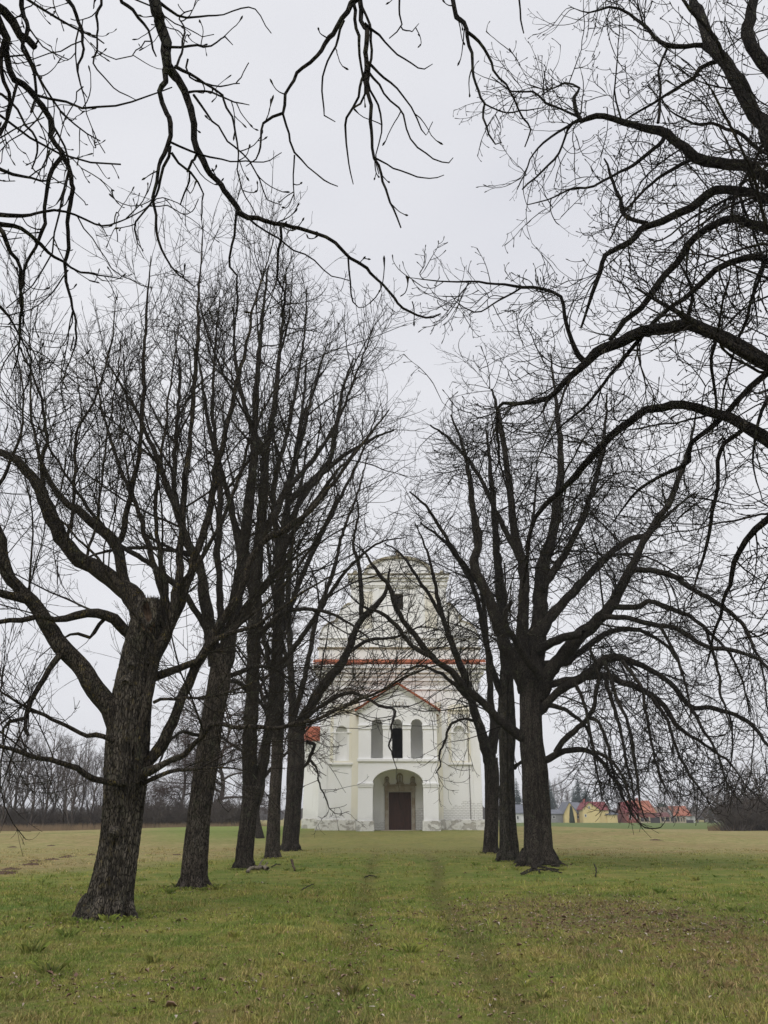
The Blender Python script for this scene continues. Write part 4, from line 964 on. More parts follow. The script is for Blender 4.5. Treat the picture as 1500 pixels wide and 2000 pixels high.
tp = px_trunk([(531, 1679, 31), (533, 1640, 28), (537, 1560, 24), (541, 1480, 24), (542, 1420, 25)], Y4)
tree('chestnut_tree', 'fourth tree of the left avenue row, slender straight trunk with round knot holes', 'bare trees in the left avenue row', tp, t4_limbs, [dict(q, dens=q['dens'] * .8) for q in far_dense], 4, ('bark_brown', 'twig'),
     dict(sides=60, ring_step=.1, furrow=.03, twist=.1, freq=11, zf=.9, flare=.12), roots=5)
Y5 = 43.4
light = lambda sp: [dict(q, dens=q['dens'] * f_) for q, f_ in zip(sp, (.62, .8, .55))]
t5_limbs = [
 TR(Y5, 43, (572, 1440, 18), (570, 1350, 13), (566, 1250, 12), (562, 1180, 11), (566, 1100, 10), (575, 1020, 8), (590, 940, 6), (600, 860, 3)),
 TR(Y5, 41, (582, 1440, 22), (592, 1405, 21), (612, 1370, 20), (629, 1344, 18), (650, 1316, 17), (670, 1292, 16), (690, 1245, 14), (705, 1211, 12), (740, 1176, 10), (754, 1155, 7), (762, 1110, 4)),
 TR(Y5 - 1, 42, (706, 1208, 10), (705, 1150, 9), (700, 1100, 8), (690, 1060, 6), (700, 1000, 4), (690, 940, 2)),
 TR(Y5, 37, (590, 1418, 11), (605, 1396, 9), (640, 1371, 8), (680, 1353, 7), (724, 1368, 6), (740, 1379, 6), (760, 1383, 5), (772, 1389, 5), (769, 1403, 4.5), (764, 1416, 4), (765, 1440, 4), (760, 1456, 4), (765, 1465, 3), (767, 1479, 2), (776, 1504, 1.5)),
 TR(Y5, 42, (590, 1500, 8), (601, 1490, 7), (605, 1478, 7), (613, 1460, 7), (612, 1452, 7), (600, 1449, 7)),
 TR(Y5, 41, (606, 1484, 5), (618, 1500, 4), (621, 1520, 3.5), (627, 1540, 3), (636, 1560, 3), (645, 1580, 2), (660, 1590, 1.5), (682, 1585, 1)),
 TR(Y5, 45, (575, 1400, 12), (600, 1300, 10), (620, 1200, 9), (650, 1120, 8), (670, 1040, 6), (700, 960, 4), (720, 880, 2)),
 TR(Y5, 44, (570, 1330, 9), (545, 1220, 8), (530, 1120, 6), (520, 1040, 4), (515, 960, 2)),
 TR(Y5, 41, (680, 1275, 8), (720, 1250, 7), (770, 1245, 5), (820, 1225, 3), (860, 1230, 2)),
]
tp = px_trunk([(566, 1664, 35), (568, 1640, 33), (572, 1580, 32), (576, 1520, 34), (578, 1470, 34), (577, 1430, 32)], Y5)
tree('chestnut_tree', 'fifth and farthest tree of the left avenue row, forked beside the church wall', 'bare trees in the left avenue row', tp, t5_limbs, light(far_dense), 5, ('bark', 'twig'),
     dict(sides=60, ring_step=.1, furrow=.035, twist=.1, freq=10, zf=.9, flare=.12, vfold=.12), roots=6)

# ---- right row
weep = [dict(dens=2.4, t0=.10, len=2.1, angle=48, up=-.15, rr=.5, floor=1.3, segs=8, wander=.09, trop=(-.15, .08), rmin=.014, k=4, rl=.011, curl=.06, lrel=8),
        dict(dens=2.6, t0=.10, len=.95, angle=48, up=-.1, rr=.6, segs=5, wander=.14, trop=(-.16, .22), rmin=.0105, also=(1,), adens=.4, rl=.010, lrel=2),
           dict(inst='weep', dens=.75, d1=1.0, d0=.4, tips=.9, t0=.08, angle=50, up=-.1, dz=-.15, floor=2.4)]
YR = 30.7
r1_limbs = [
 TR(YR, 28, (1036, 1452, 24), (1010, 1432, 20), (990, 1419, 17), (971, 1403, 16), (947, 1376, 15), (905, 1340, 14), (878, 1307, 13), (850, 1289, 12), (809, 1240, 11), (777, 1193, 10), (760, 1144, 9), (745, 1128, 8), (730, 1108, 6), (712, 1080, 4), (690, 1060, 2)),
 TR(28.6, 28, (853, 1290, 10), (809, 1263, 9), (789, 1245, 9), (769, 1217, 8), (740, 1196, 7), (715, 1186, 5), (690, 1170, 3), (660, 1130, 1.5)),
 TR(YR, 30, (1030, 1350, 38), (1022, 1325, 34), (1004, 1292, 30), (986, 1256, 26), (968, 1205, 22), (956, 1169, 20), (941, 1139, 18), (925, 1100, 16), (936, 1060, 14), (922, 980, 12), (916, 920, 9), (900, 860, 6), (880, 810, 3)),
 TR(YR - .6, 28.5, (1055, 1325, 16), (1022, 1277, 15), (1001, 1241, 14), (986, 1220, 12), (988, 1195, 10), (1000, 1175, 8)),
 TR(YR, 31, (1030, 1350, 34), (1022, 1280, 26), (1022, 1190, 22), (1025, 1130, 20), (1016, 1080, 18), (1005, 1040, 16), (995, 950, 14), (988, 900, 12), (980, 850, 10), (972, 800, 7), (960, 760, 3)),
 TR(YR, 32, (1045, 1345, 40), (1049, 1250, 34), (1055, 1190, 30), (1057, 1130, 28), (1065, 1090, 24), (1080, 1040, 20), (1090, 980, 18), (1095, 930, 15), (1095, 880, 12), (1088, 800, 9), (1080, 740, 5), (1075, 690, 2)),
 TR(YR, 28, (1048, 1362, 34), (1058, 1345, 32), (1075, 1310, 28), (1095, 1285, 28), (1130, 1245, 26), (1163, 1217, 24), (1190, 1187, 22), (1211, 1150, 20), (1235, 1106, 16), (1255, 1060, 13), (1280, 1020, 12), (1310, 975, 12), (1330, 920, 10), (1350, 860, 6), (1360, 800, 3)),
 TR(YR - .2, 29, (1050, 1270, 20), (1076, 1255, 18), (1110, 1243, 17), (1140, 1238, 16)),
 TR(YR, 32, (1055, 1240, 22), (1076, 1205, 20), (1100, 1178, 18), (1130, 1145, 16), (1165, 1107, 14), (1200, 1075, 13), (1230, 1055, 12), (1270, 1040, 9), (1310, 1000, 6), (1360, 960, 3)),
 TR(29, 27, (1180, 1205, 12), (1220, 1206, 11), (1275, 1220, 10), (1325, 1230, 10), (1375, 1260, 9), (1450, 1275, 8), (1500, 1305, 6), (1540, 1350, 4)),
 TR(29, 28, (1195, 1185, 13), (1250, 1186, 11), (1262, 1173, 10), (1300, 1185, 10), (1350, 1205, 8), (1380, 1230, 7), (1420, 1270, 6), (1450, 1330, 4), (1465, 1400, 2)),
 TR(28.6, 27.5, (1235, 1112, 12), (1275, 1115, 11), (1315, 1125, 10), (1350, 1150, 10), (1410, 1185, 9), (1450, 1220, 8), (1470, 1260, 6), (1490, 1310, 4), (1500, 1400, 2)),
 TR(YR, 28, (1040, 1400, 20), (1055, 1388, 18), (1094, 1349, 18), (1130, 1328, 17), (1160, 1307, 17), (1184, 1286, 16), (1214, 1286, 14), (1260, 1303, 11), (1310, 1335, 10), (1350, 1380, 10), (1400, 1385, 9), (1460, 1410, 8), (1500, 1455, 6), (1540, 1500, 4)),
 TR(YR, 28, (1050, 1345, 16), (1076, 1337, 15), (1115, 1328, 14), (1178, 1319, 13), (1220, 1334, 12), (1260, 1349, 11), (1290, 1372, 10), (1310, 1398, 9), (1325, 1420, 8), (1375, 1455, 6), (1425, 1490, 4), (1460, 1540, 2)),
 TR(YR, 28, (1050, 1490, 16), (1065, 1485, 15), (1088, 1472, 13), (1118, 1464, 11), (1148, 1466, 9), (1172, 1484, 8), (1190, 1508, 7), (1208, 1535, 6), (1226, 1575, 4), (1245, 1605, 3), (1268, 1618, 2.5), (1290, 1616, 2), (1303, 1598, 1)),
 TR(30, 29, (1085, 1470, 12), (1100, 1448, 12), (1130, 1421, 11), (1148, 1403, 10), (1160, 1380, 9), (1163, 1350, 8), (1170, 1320, 7), (1160, 1290, 6), (1150, 1262, 5)),
 TR(29.6, 28.6, (1148, 1402, 8), (1170, 1410, 7), (1185, 1450, 7), (1199, 1514, 6), (1214, 1550, 5), (1235, 1590, 3)),
 TR(29.4, 28.4, (1182, 1318, 9), (1195, 1370, 8), (1210, 1420, 7), (1222, 1480, 6), (1235, 1540, 4), (1240, 1580, 2)),
 TR(29, 27.8, (1262, 1350, 8), (1300, 1400, 7), (1320, 1460, 6), (1350, 1520, 5), (1380, 1560, 3), (1395, 1590, 1.5)),
 TR(29.2, 28, (1180, 1290, 8), (1200, 1350, 7), (1225, 1410, 6), (1238, 1470, 6), (1246, 1530, 5), (1252, 1580, 3), (1262, 1605, 2)),
 TR(28.6, 27.6, (1160, 1468, 7), (1185, 1480, 6), (1205, 1500, 6), (1222, 1530, 5), (1232, 1570, 4), (1248, 1600, 2)),
 TR(29, 28, (1215, 1290, 8), (1250, 1340, 7), (1262, 1400, 6), (1275, 1460, 5), (1290, 1520, 4), (1310, 1560, 2)),
 TR(28.6, 27.6, (1350, 1382, 8), (1370, 1420, 6), (1400, 1470, 5), (1420, 1530, 3), (1450, 1570, 2)),
 TR(28.6, 27.6, (1380, 1232, 7), (1400, 1300, 6), (1410, 1360, 5), (1430, 1430, 3)),
 TR(28.4, 27.4, (1290, 1222, 7), (1320, 1280, 6), (1340, 1340, 5), (1350, 1400, 3)),
 TR(29.6, 28.6, (1120, 1330, 8), (1140, 1370, 7), (1150, 1420, 6), (1160, 1470, 4), (1170, 1530, 2)),
 TR(YR, 34, (1058, 1300, 18), (1110, 1290, 14), (1180, 1240, 11), (1240, 1230, 9), (1300, 1260, 6), (1340, 1320, 3)),
 TR(YR, 34, (1060, 1150, 16), (1120, 1050, 13), (1160, 950, 10), (1180, 850, 7), (1185, 770, 3)),
 TR(YR, 32, (1018, 1100, 12), (970, 1000, 10), (930, 920, 8), (880, 860, 6), (840, 830, 3)),
 TR(YR, 29, (1060, 1375, 10), (1110, 1390, 8), (1150, 1430, 6), (1165, 1500, 4), (1175, 1560, 2)),
]
tp = px_trunk([(1052, 1691, 66), (1051, 1660, 60), (1050, 1600, 54), (1046, 1550, 53), (1044, 1500, 51), (1038, 1450, 46), (1037, 1390, 44), (1038, 1330, 44)], YR)
tree('chestnut_tree', 'dark spreading tree nearest on the right, double-ribbed trunk and long drooping boughs over the meadow', 'bare trees in the right avenue row', tp, r1_limbs, lambda i: light(weep) if i < 2 else weep, 6, ('bark', 'twig'),
     dict(sides=120, ring_step=.06, furrow=.024, twist=.05, freq=18, zf=1.5, flare=.22, vfold=.16), roots=7)
r2_limbs = [
 TR(33.5, 34, (990, 1330, 24), (985, 1250, 22), (980, 1180, 20), (972, 1100, 16), (965, 1000, 12), (958, 920, 8), (950, 840, 4)),
 TR(33.5, 32, (988, 1380, 14), (960, 1300, 12), (945, 1230, 11), (930, 1160, 10), (900, 1100, 8), (860, 1050, 6), (820, 1020, 3)),
 TR(33.5, 36, (992, 1350, 12), (1010, 1250, 10), (1020, 1150, 8), (1040, 1020, 6), (1050, 920, 3)),
 TR(33.5, 31, (985, 1230, 12), (940, 1150, 10), (890, 1080, 8), (840, 1000, 6), (800, 960, 3)),
 TR(33.5, 32, (1005, 1500, 8), (1012, 1492, 7), (1030, 1480, 5)),
]
tp = px_trunk([(995, 1684, 44), (994, 1650, 38), (991, 1600, 33), (990, 1500, 29), (991, 1430, 34), (989, 1370, 32), (989, 1310, 26)], 33.5)
tree('chestnut_tree', 'middle tree of the three close on the right, knobbly cleft trunk', 'bare trees in the right avenue row', tp, r2_limbs, light(weep), 7, ('bark_grey', 'twig'),
     dict(sides=72, ring_step=.08, furrow=.035, twist=.05, freq=9, zf=.8, flare=.16, vfold=.28), roots=5)
r3_limbs = [
 TR(40.4, 38, (957, 1490, 24), (948, 1460, 22), (940, 1430, 20), (925, 1385, 17), (915, 1345, 15), (896, 1292, 13), (878, 1244, 11), (860, 1190, 9), (850, 1140, 7), (835, 1080, 5), (810, 1020, 2)),
 TR(40.4, 41, (960, 1480, 18), (962, 1415, 14), (957, 1340, 12), (953, 1280, 10), (948, 1220, 9), (940, 1150, 8), (930, 1080, 6), (920, 1000, 3)),
 TR(40.4, 42, (964, 1470, 12), (975, 1400, 10), (985, 1320, 8), (990, 1220, 6), (985, 1100, 3)),
 TR(40, 38, (935, 1410, 7), (920, 1406, 6), (903, 1405, 5), (892, 1408, 5), (880, 1416, 5), (874, 1430, 4.5), (866, 1455, 4.5), (857, 1468, 4), (858, 1482, 4), (861, 1492, 3), (851, 1511, 2)),
 TR(40, 37, (920, 1370, 9), (880, 1330, 8), (850, 1310, 6), (820, 1300, 5), (790, 1310, 3), (770, 1330, 1.5)),
 TR(40.4, 37, (900, 1300, 9), (860, 1200, 8), (810, 1120, 6), (780, 1080, 4), (750, 1060, 2)),
]
tp = px_trunk([(958, 1669, 31), (959, 1640, 28), (961, 1580, 27), (961, 1520, 28), (959, 1480, 27)], 40.4)
tree('chestnut_tree', 'farthest tree of the three on the right, forking low in front of the church corner', 'bare trees in the right avenue row', tp, r3_limbs, light(weep), 8, ('bark', 'twig'),
     dict(sides=60, ring_step=.1, furrow=.03, twist=.05, freq=10, zf=.8, flare=.12), roots=5)

# ---- huge tree whose boughs reach in from beyond the right edge
BX, BY = 5.9, 9.0
def join(P, R, h, r=None):
    """carry a limb back to the trunk at height h"""
    a = np.array([BX, BY, h]); r = r or R[0] * 1.25
    P2, R2 = catmull([a, (a * .5 + P[0] * .5) + np.array([0, 0, .12]), P[0]], [r * 1.1, r, R[0]], .2, RNG, .2)
    return np.concatenate([P2[:-1], P]), np.concatenate([R2[:-1], R])
r0_raw = [
 (TR(9.2, 11.5, (1600, 800, 36), (1500, 710, 30), (1450, 675, 28), (1400, 655, 26), (1340, 637, 24), (1275, 642, 22), (1215, 665, 20), (1165, 690, 20), (1145, 712, 16), (1100, 750, 12), (1050, 785, 10), (980, 785, 8), (970, 800, 7), (972, 850, 6), (975, 900, 4)), 3.4),
 (TR(11.4, 10.6, (1140, 705, 11), (1120, 680, 10), (1105, 620, 8), (1095, 582, 7), (1060, 565, 6), (1020, 560, 6), (985, 555, 5), (935, 552, 4), (875, 550, 3), (825, 545, 2), (800, 542, 1)), None),
 (TR(10.8, 10.4, (1018, 562, 4), (985, 580, 4), (950, 602, 3), (925, 610, 3), (890, 590, 2), (880, 573, 1)), None),
 (TR(9.3, 11.2, (1560, 480, 20), (1500, 446, 18), (1435, 430, 16), (1395, 440, 16), (1360, 465, 15), (1330, 505, 14), (1290, 550, 13), (1250, 600, 12), (1220, 630, 11), (1190, 665, 9)), 5.6),
 (TR(9.3, 10.8, (1560, 400, 22), (1500, 388, 20), (1450, 370, 18), (1400, 372, 17), (1350, 405, 15), (1310, 425, 14), (1270, 437, 13), (1225, 475, 12), (1185, 500, 10), (1175, 530, 9), (1150, 585, 7), (1135, 640, 5)), 6.4),
 (TR(10.6, 11, (1265, 436, 9), (1235, 425, 8), (1215, 410, 8), (1212, 390, 7), (1195, 345, 6), (1180, 310, 3)), None),
 (TR(9.4, 10.6, (1560, 390, 24), (1500, 350, 22), (1465, 325, 22), (1405, 320, 20), (1360, 305, 19), (1325, 280, 18), (1290, 255, 16), (1240, 245, 14), (1200, 230, 12), (1165, 225, 11), (1135, 232, 9), (1128, 215, 8), (1122, 190, 7), (1130, 170, 5), (1105, 160, 4), (1070, 175, 3), (1030, 165, 2)), 7.0),
 (TR(10.5, 10.2, (1130, 228, 6), (1100, 215, 5), (1070, 200, 5), (1040, 180, 4), (1000, 178, 3), (960, 150, 2)), None),
 (TR(10.5, 10.4, (1135, 232, 7), (1120, 240, 6), (1090, 260, 5), (1050, 290, 4), (1030, 325, 3), (1010, 370, 2)), None),
 (TR(10.5, 10.8, (1120, 238, 6), (1110, 252, 5), (1090, 300, 5), (1045, 345, 4), (1020, 370, 3)), None),
 (TR(10.2, 9.8, (1300, 262, 9), (1290, 282, 8), (1250, 310, 7), (1200, 345, 6), (1160, 362, 5), (1110, 370, 4), (1070, 390, 3), (1030, 400, 2)), None),
 (TR(10, 10.4, (1360, 303, 8), (1300, 340, 7), (1260, 370, 6), (1220, 410, 5), (1190, 470, 3)), None),
 (TR(9.0, 9.8, (1560, 370, 36), (1540, 330, 34), (1500, 260, 30), (1465, 200, 28), (1435, 150, 28), (1410, 115, 26), (1385, 85, 22), (1372, 40, 20), (1355, 0, 18), (1340, -60, 14), (1310, -140, 8)), 7.4),
 (TR(9.0, 9.0, (1560, 230, 32), (1540, 200, 30), (1500, 135, 26), (1470, 95, 24), (1460, 50, 22), (1475, 0, 18), (1480, -80, 12), (1460, -160, 6)), 8.6),
 (TR(9.6, 10, (1395, 105, 11), (1370, 88, 10), (1340, 90, 9), (1300, 90, 8), (1280, 75, 7), (1255, 45, 6), (1230, 25, 5), (1190, 15, 4), (1150, 25, 3), (1110, 10, 1)), None),
 (TR(9.6, 10.2, (1410, 118, 8), (1370, 135, 8), (1355, 155, 8), (1320, 175, 6), (1280, 200, 5), (1240, 225, 4), (1210, 240, 2)), None),
 (TR(9.8, 9.8, (1305, 90, 5), (1290, 130, 5), (1288, 180, 5), (1285, 240, 6)), None),
 (TR(10.6, 11.6, (1500, 728, 13), (1465, 755, 12), (1425, 800, 11), (1395, 830, 11), (1350, 865, 10), (1343, 900, 9), (1310, 920, 8), (1250, 955, 6), (1220, 990, 4), (1190, 1030, 2)), None),
 (TR(9.4, 12.5, (1620, 980, 34), (1550, 900, 30), (1500, 862, 26), (1450, 828, 22), (1405, 810, 20), (1360, 796, 18), (1315, 792, 17), (1275, 800, 16), (1245, 812, 16), (1210, 838, 16), (1180, 870, 15), (1145, 900, 14), (1125, 930, 13), (1100, 955, 11), (1060, 990, 9), (1035, 1030, 8), (1030, 1090, 6), (1020, 1150, 3)), 2.6),
 (TR(10.4, 10.8, (1458, 832, 10), (1440, 845, 9), (1415, 862, 9), (1405, 900, 9), (1400, 950, 8), (1390, 1000, 8), (1385, 1040, 7), (1365, 1110, 5), (1350, 1170, 3)), None),
 (TR(9.3, 11, (1600, 950, 16), (1500, 1015, 13), (1455, 1055, 12), (1435, 1095, 10), (1425, 1140, 8), (1395, 1240, 5), (1380, 1300, 2)), 2.9),
 (TR(9.3, 11.3, (1560, 530, 16), (1500, 512, 14), (1465, 500, 13), (1425, 515, 12), (1380, 545, 11), (1340, 580, 10), (1290, 615, 9), (1250, 660, 8), (1200, 720, 7), (1165, 770, 6), (1100, 830, 4), (1060, 880, 2)), 4.9),
 (TR(10, 10.6, (1490, 510, 7), (1478, 560, 6), (1450, 640, 6), (1430, 700, 5), (1410, 780, 4), (1400, 840, 2)), None),
 (TR(9.4, 9.8, (1560, 700, 12), (1530, 740, 10), (1500, 780, 8), (1480, 830, 6), (1470, 900, 4), (1490, 980, 2)), 3.6),
 (TR(9.8, 10.4, (1440, 372, 6), (1460, 430, 5), (1490, 500, 5), (1470, 570, 4), (1480, 640, 3)), None),
 (TR(9.6, 10, (1500, 300, 8), (1440, 260, 7), (1390, 240, 6), (1350, 240, 5), (1310, 215, 3), (1290, 190, 2)), None),
 (TR(9.4, 9.6, (1520, 240, 10), (1480, 300, 7), (1440, 380, 5), (1420, 450, 3)), None),
 (TR(10.4, 9.6, (1340, 637, 9), (1350, 590, 6), (1340, 540, 5), (1320, 500, 3)), None),
 (TR(10, 11, (1400, 655, 8), (1390, 720, 6), (1400, 780, 5), (1390, 850, 3)), None),
]
r0_limbs = [join(L_[0], L_[1], h) if h else L_ for L_, h in r0_raw]
for az, el, h, ln in ((.2, .5, 5, 6), (-.9, .4, 4.5, 6), (-.4, .9, 7, 6), (.9, .8, 8, 5.5), (-2, .6, 7.5, 5), (-2.6, .3, 6.5, 3.2)):
    r0_limbs.append(auto_limb((BX, BY, h), az, el, ln, .11, RNG, curve=.1))
near_weep = [dict(dens=2.6, t0=.06, len=1.0, angle=52, up=-.15, rr=.42, segs=8, wander=.13, trop=(-.14, .10), rmin=.010, k=4, rl=.0125, curl=.09, lrel=5, tap=.4),
             dict(dens=3.6, t0=.12, len=.5, angle=50, up=-.05, rr=.6, segs=5, wander=.13, trop=(-.10, .24), rmin=.006, also=(1,), adens=.4, rl=.010, lrel=1.2, bud=.0065),
           dict(inst='near', dens=1.0, d1=1.3, d0=.5, tips=1, t0=.08, angle=50, up=-.05)]
P = [(BX + .15, BY, 0), (BX + .08, BY, 1.2), (BX, BY, 3), (BX, BY, 5.5), (BX, BY, 7.5), (BX + .05, BY, 9.5), (BX + .1, BY, 11)]
tree('chestnut_tree', 'huge tree standing beyond the right edge, arching dark boughs reaching in', 'bare trees in the right avenue row', (P, [.55, .45, .42, .34, .26, .16, .06]), r0_limbs, near_weep, 9, ('bark_dark', 'twig'),
     dict(sides=60, ring_step=.12, furrow=.03, twist=.1, freq=12, zf=.8, flare=.3))

# ---- tree left of the camera whose branch ends hang into the top of the picture
LX, LY = -4.8, 3.6
D = (4.3, 4.7)
def TL(*pts, d=(4.4, 4.7)): return TR(d[0], d[1], *pts, step=.07, wig=.5)
l0_top = [
 TL((-250, -420, 46), (-50, -330, 40), (150, -200, 32), (280, -60, 25), (300, 10, 23), (318, 60, 21), (323, 110, 20), (335, 135, 18), (355, 165, 15), (372, 200, 14), (383, 240, 13), (386, 295, 12), (410, 340, 11), (440, 375, 11), (465, 412, 11), (500, 425, 9), (550, 442, 8), (600, 448, 7), (655, 475, 7), (685, 505, 6), (715, 520, 6), (750, 558, 5), (770, 585, 5), (790, 608, 5), (815, 618, 4.5), (845, 622, 4), (860, 613, 3), d=(3.9, 5.0)),
 TL((328, 118, 12), (322, 155, 12), (313, 178, 11), (325, 215, 10), (335, 250, 10), (332, 285, 9), (315, 325, 8), (300, 370, 7), (303, 420, 6), (310, 470, 5), (330, 520, 4), (380, 560, 2)),
 TL((-200, -120, 26), (-40, 0, 21), (0, 20, 19), (35, 55, 17), (68, 92, 13)),
 TL((-200, -60, 20), (-20, 10, 16), (5, 60, 15), (18, 100, 14), (22, 140, 13), (30, 160, 13), (65, 185, 12), (90, 220, 11), (105, 265, 10), (120, 300, 10), (135, 330, 9), (143, 355, 8), (135, 400, 8), (132, 470, 7), (130, 530, 6), (140, 600, 5), (150, 660, 4), (130, 720, 2), d=(4.4, 5.4)),
 TL((122, 305, 9), (100, 350, 8), (88, 390, 7), (82, 450, 7), (60, 500, 6), (40, 560, 5), (45, 640, 3), d=(4.8, 5.2)),
 TL((-150, 380, 12), (-30, 415, 10), (0, 420, 9), (40, 425, 8), (75, 415, 6), (130, 415, 5), (200, 440, 4), (240, 432, 3), (290, 405, 2), (330, 390, 1), d=(4.2, 5.2)),
 TL((-150, 400, 14), (-20, 432, 11), (0, 440, 10), (30, 490, 8), (43, 530, 7), (42, 600, 6), (35, 680, 4), (20, 740, 2), d=(4.2, 5.2)),
 TL((-20, 428, 11), (60, 460, 8), (110, 500, 6), (160, 530, 4), (240, 545, 2), d=(4.5, 5.2)),
 TL((10, 60, 10), (0, 120, 9), (18, 180, 8), (15, 220, 6), (0, 265, 5)),
 TL((70, -200, 42), (300, -330, 32), (560, -260, 22), (690, -120, 15), (702, -40, 13), (698, 0, 12), (680, 22, 10), (665, 40, 9), (640, 75, 9), (620, 110, 8), (590, 130, 7), (570, 155, 7), (560, 185, 6), (552, 220, 6), (515, 238, 5), (508, 270, 4), (500, 310, 3), (480, 325, 1.5), d=(3.9, 4.7)),
 TL((552, 220, 5), (568, 275, 4), (575, 300, 4), (600, 325, 3), (630, 350, 3), (660, 364, 2)),
 TL((575, 303, 3.5), (573, 345, 3), (575, 390, 2)),
 TL((698, -10, 10), (712, 60, 10), (716, 130, 9), (720, 190, 8), (725, 260, 7), (735, 310, 6), (752, 370, 5), (770, 410, 4), (783, 445, 3)),
 TL((716, 135, 6), (700, 190, 5), (680, 230, 5), (675, 280, 4), (685, 340, 3), (690, 360, 2)),
 TL((712, 45, 6), (740, 70, 5), (755, 85, 4), (775, 105, 3.5), (805, 125, 3), (830, 132, 2.5), (845, 125, 1.5)),
 TL((716, 118, 5.5), (750, 155, 5), (775, 175, 4), (805, 210, 3.5), (825, 250, 3), (830, 262, 2), (845, 238, 1.5)),
 TL((718, 138, 6), (750, 180, 4.5), (780, 210, 4), (795, 255, 3.5), (815, 285, 3.5), (845, 310, 3), (875, 317, 2.5), (885, 308, 1.5)),
 TL((672, 40, 5.5), (655, 90, 5), (635, 135, 4), (632, 180, 3.5), (633, 225, 3), (655, 238, 2)),
 TL((732, 308, 4), (752, 322, 3.5), (800, 342, 3), (840, 348, 2.5), (867, 342, 1.5)),
 TL((690, 5, 7), (700, 90, 6), (714, 180, 5), (695, 210, 4), (685, 215, 3)),
 TL((705, 0, 6), (725, 80, 5.5), (722, 160, 5), (740, 220, 4), (745, 260, 3), (735, 300, 2.5), (740, 340, 2)),
 TL((700, -60, 9), (770, -40, 5), (780, 30, 4), (783, 52, 3.5), (760, 75, 2)),
 TL((783, 52, 3), (800, 65, 2.5), (818, 46, 1.5)),
 TL((690, -120, 14), (800, -110, 12), (870, -30, 10), (880, 0, 9), (900, 40, 9), (912, 62, 8), (922, 105, 7), (928, 150, 6), (937, 190, 5.5), (945, 205, 5), (943, 230, 4.5), (955, 265, 4), (968, 283, 3), (980, 278, 2)),
 TL((912, 62, 7), (945, 95, 6), (965, 135, 5.5), (990, 165, 5), (1005, 200, 4.5), (1020, 230, 4), (1037, 255, 3.5), (1025, 287, 2.5)),
 TL((945, 202, 3.5), (975, 215, 3.5), (1020, 218, 3), (1050, 212, 2), (1075, 200, 1)),
 TL((900, -60, 6), (1010, -20, 4), (1015, 0, 4), (1018, 40, 3.5), (1023, 65, 2.5)),
 TL((170, -90, 9), (195, -10, 6), (190, 30, 5), (191, 70, 4), (190, 100, 4), (184, 125, 3.5), (200, 150, 3), (235, 180, 2.5), (265, 195, 1.5)),
 TL((312, 5, 7), (330, 18, 6), (350, 30, 5), (390, 32, 4), (440, 28, 3), (470, 18, 3), (500, 20, 2.5), (530, 65, 2)),
 TL((342, 130, 7), (370, 148, 6), (400, 162, 5), (435, 185, 5), (445, 210, 4.5), (460, 260, 4), (465, 300, 3.5), (467, 350, 3), (480, 385, 2.5), (500, 420, 2)),
 TL((370, 180, 5), (400, 180, 4), (440, 190, 3.5), (460, 200, 3), (487, 205, 1.5)),
 TL((378, 185, 5), (400, 220, 4), (425, 245, 3.5), (450, 275, 3.5), (485, 310, 3), (505, 350, 3), (522, 390, 2.5), (550, 400, 1.5)),
 TL((334, 278, 5), (370, 292, 4.5), (430, 310, 3.5), (480, 316, 3), (515, 315, 2.5), (550, 298, 1.5)),
 TL((335, 298, 6), (350, 320, 5), (370, 335, 5), (385, 355, 4), (398, 380, 3), (393, 430, 2)),
 TL((370, 335, 4), (365, 365, 4), (352, 400, 3)),
 TL((385, 300, 6), (375, 320, 5), (366, 335, 5)),
 TL((462, 412, 6), (458, 460, 5), (445, 520, 4.5), (463, 540, 4), (462, 600, 3.5), (455, 660, 2.5), (450, 700, 2)),
 TL((548, 443, 6), (542, 500, 5), (540, 540, 4.5), (555, 575, 4), (550, 615, 3.5), (562, 640, 2.5), (600, 640, 1.5)),
 TL((470, 415, 5), (500, 435, 4), (530, 455, 4), (575, 490, 3.5), (615, 510, 3), (650, 540, 2.5), (682, 548, 2)),
 TL((680, 502, 4), (683, 550, 3.5), (690, 590, 3), (700, 600, 2), (722, 592, 1.5)),
 TL((333, 285, 7), (305, 385, 4), (265, 430, 4), (262, 460, 3), (280, 490, 2)),
 TL((345, 130, 5), (362, 60, 4), (350, 30, 3), (375, 20, 2)),
 TL((320, 90, 6), (400, 90, 4), (440, 75, 3), (455, 88, 1.5)),
 TL((367, 115, 4), (370, 150, 4), (430, 170, 3), (468, 163, 2)),
 TL((-100, 150, 8), (0, 185, 6), (40, 230, 5), (75, 285, 4), (62, 330, 3)),
 TL((-100, 300, 9), (0, 335, 7), (60, 345, 5), (95, 350, 4), (105, 310, 2)),
 TL((-100, -100, 16), (60, -60, 12), (120, -20, 9), (150, 40, 7), (165, 90, 5), (150, 140, 4), (170, 190, 2)),
 TL((0, -120, 14), (30, -20, 10), (50, 50, 8), (55, 110, 6), (70, 160, 5), (60, 220, 4)),
 TL((150, -140, 12), (210, -60, 9), (240, 0, 7), (290, 60, 5), (305, 110, 3)),
 TL((-80, 560, 8), (0, 600, 6), (30, 640, 4), (60, 700, 3), (50, 760, 2), d=(4.8, 5.4)),
]
def joinL(L_, h):
    P, R = L_; a = np.array([LX, LY, h]); r = R[0] * 1.3
    P2, R2 = catmull([a, a * .55 + P[0] * .45 + np.array([0, 0, .3]), P[0]], [r * 1.15, r, R[0]], .15, RNG, .3)
    return np.concatenate([P2[:-1], P]), np.concatenate([R2[:-1], R])
for i_, h in ((0, 5.2), (2, 4.8), (3, 4.6), (5, 3.9), (6, 3.7), (9, 5.8)): l0_top[i_] = joinL(l0_top[i_], h)
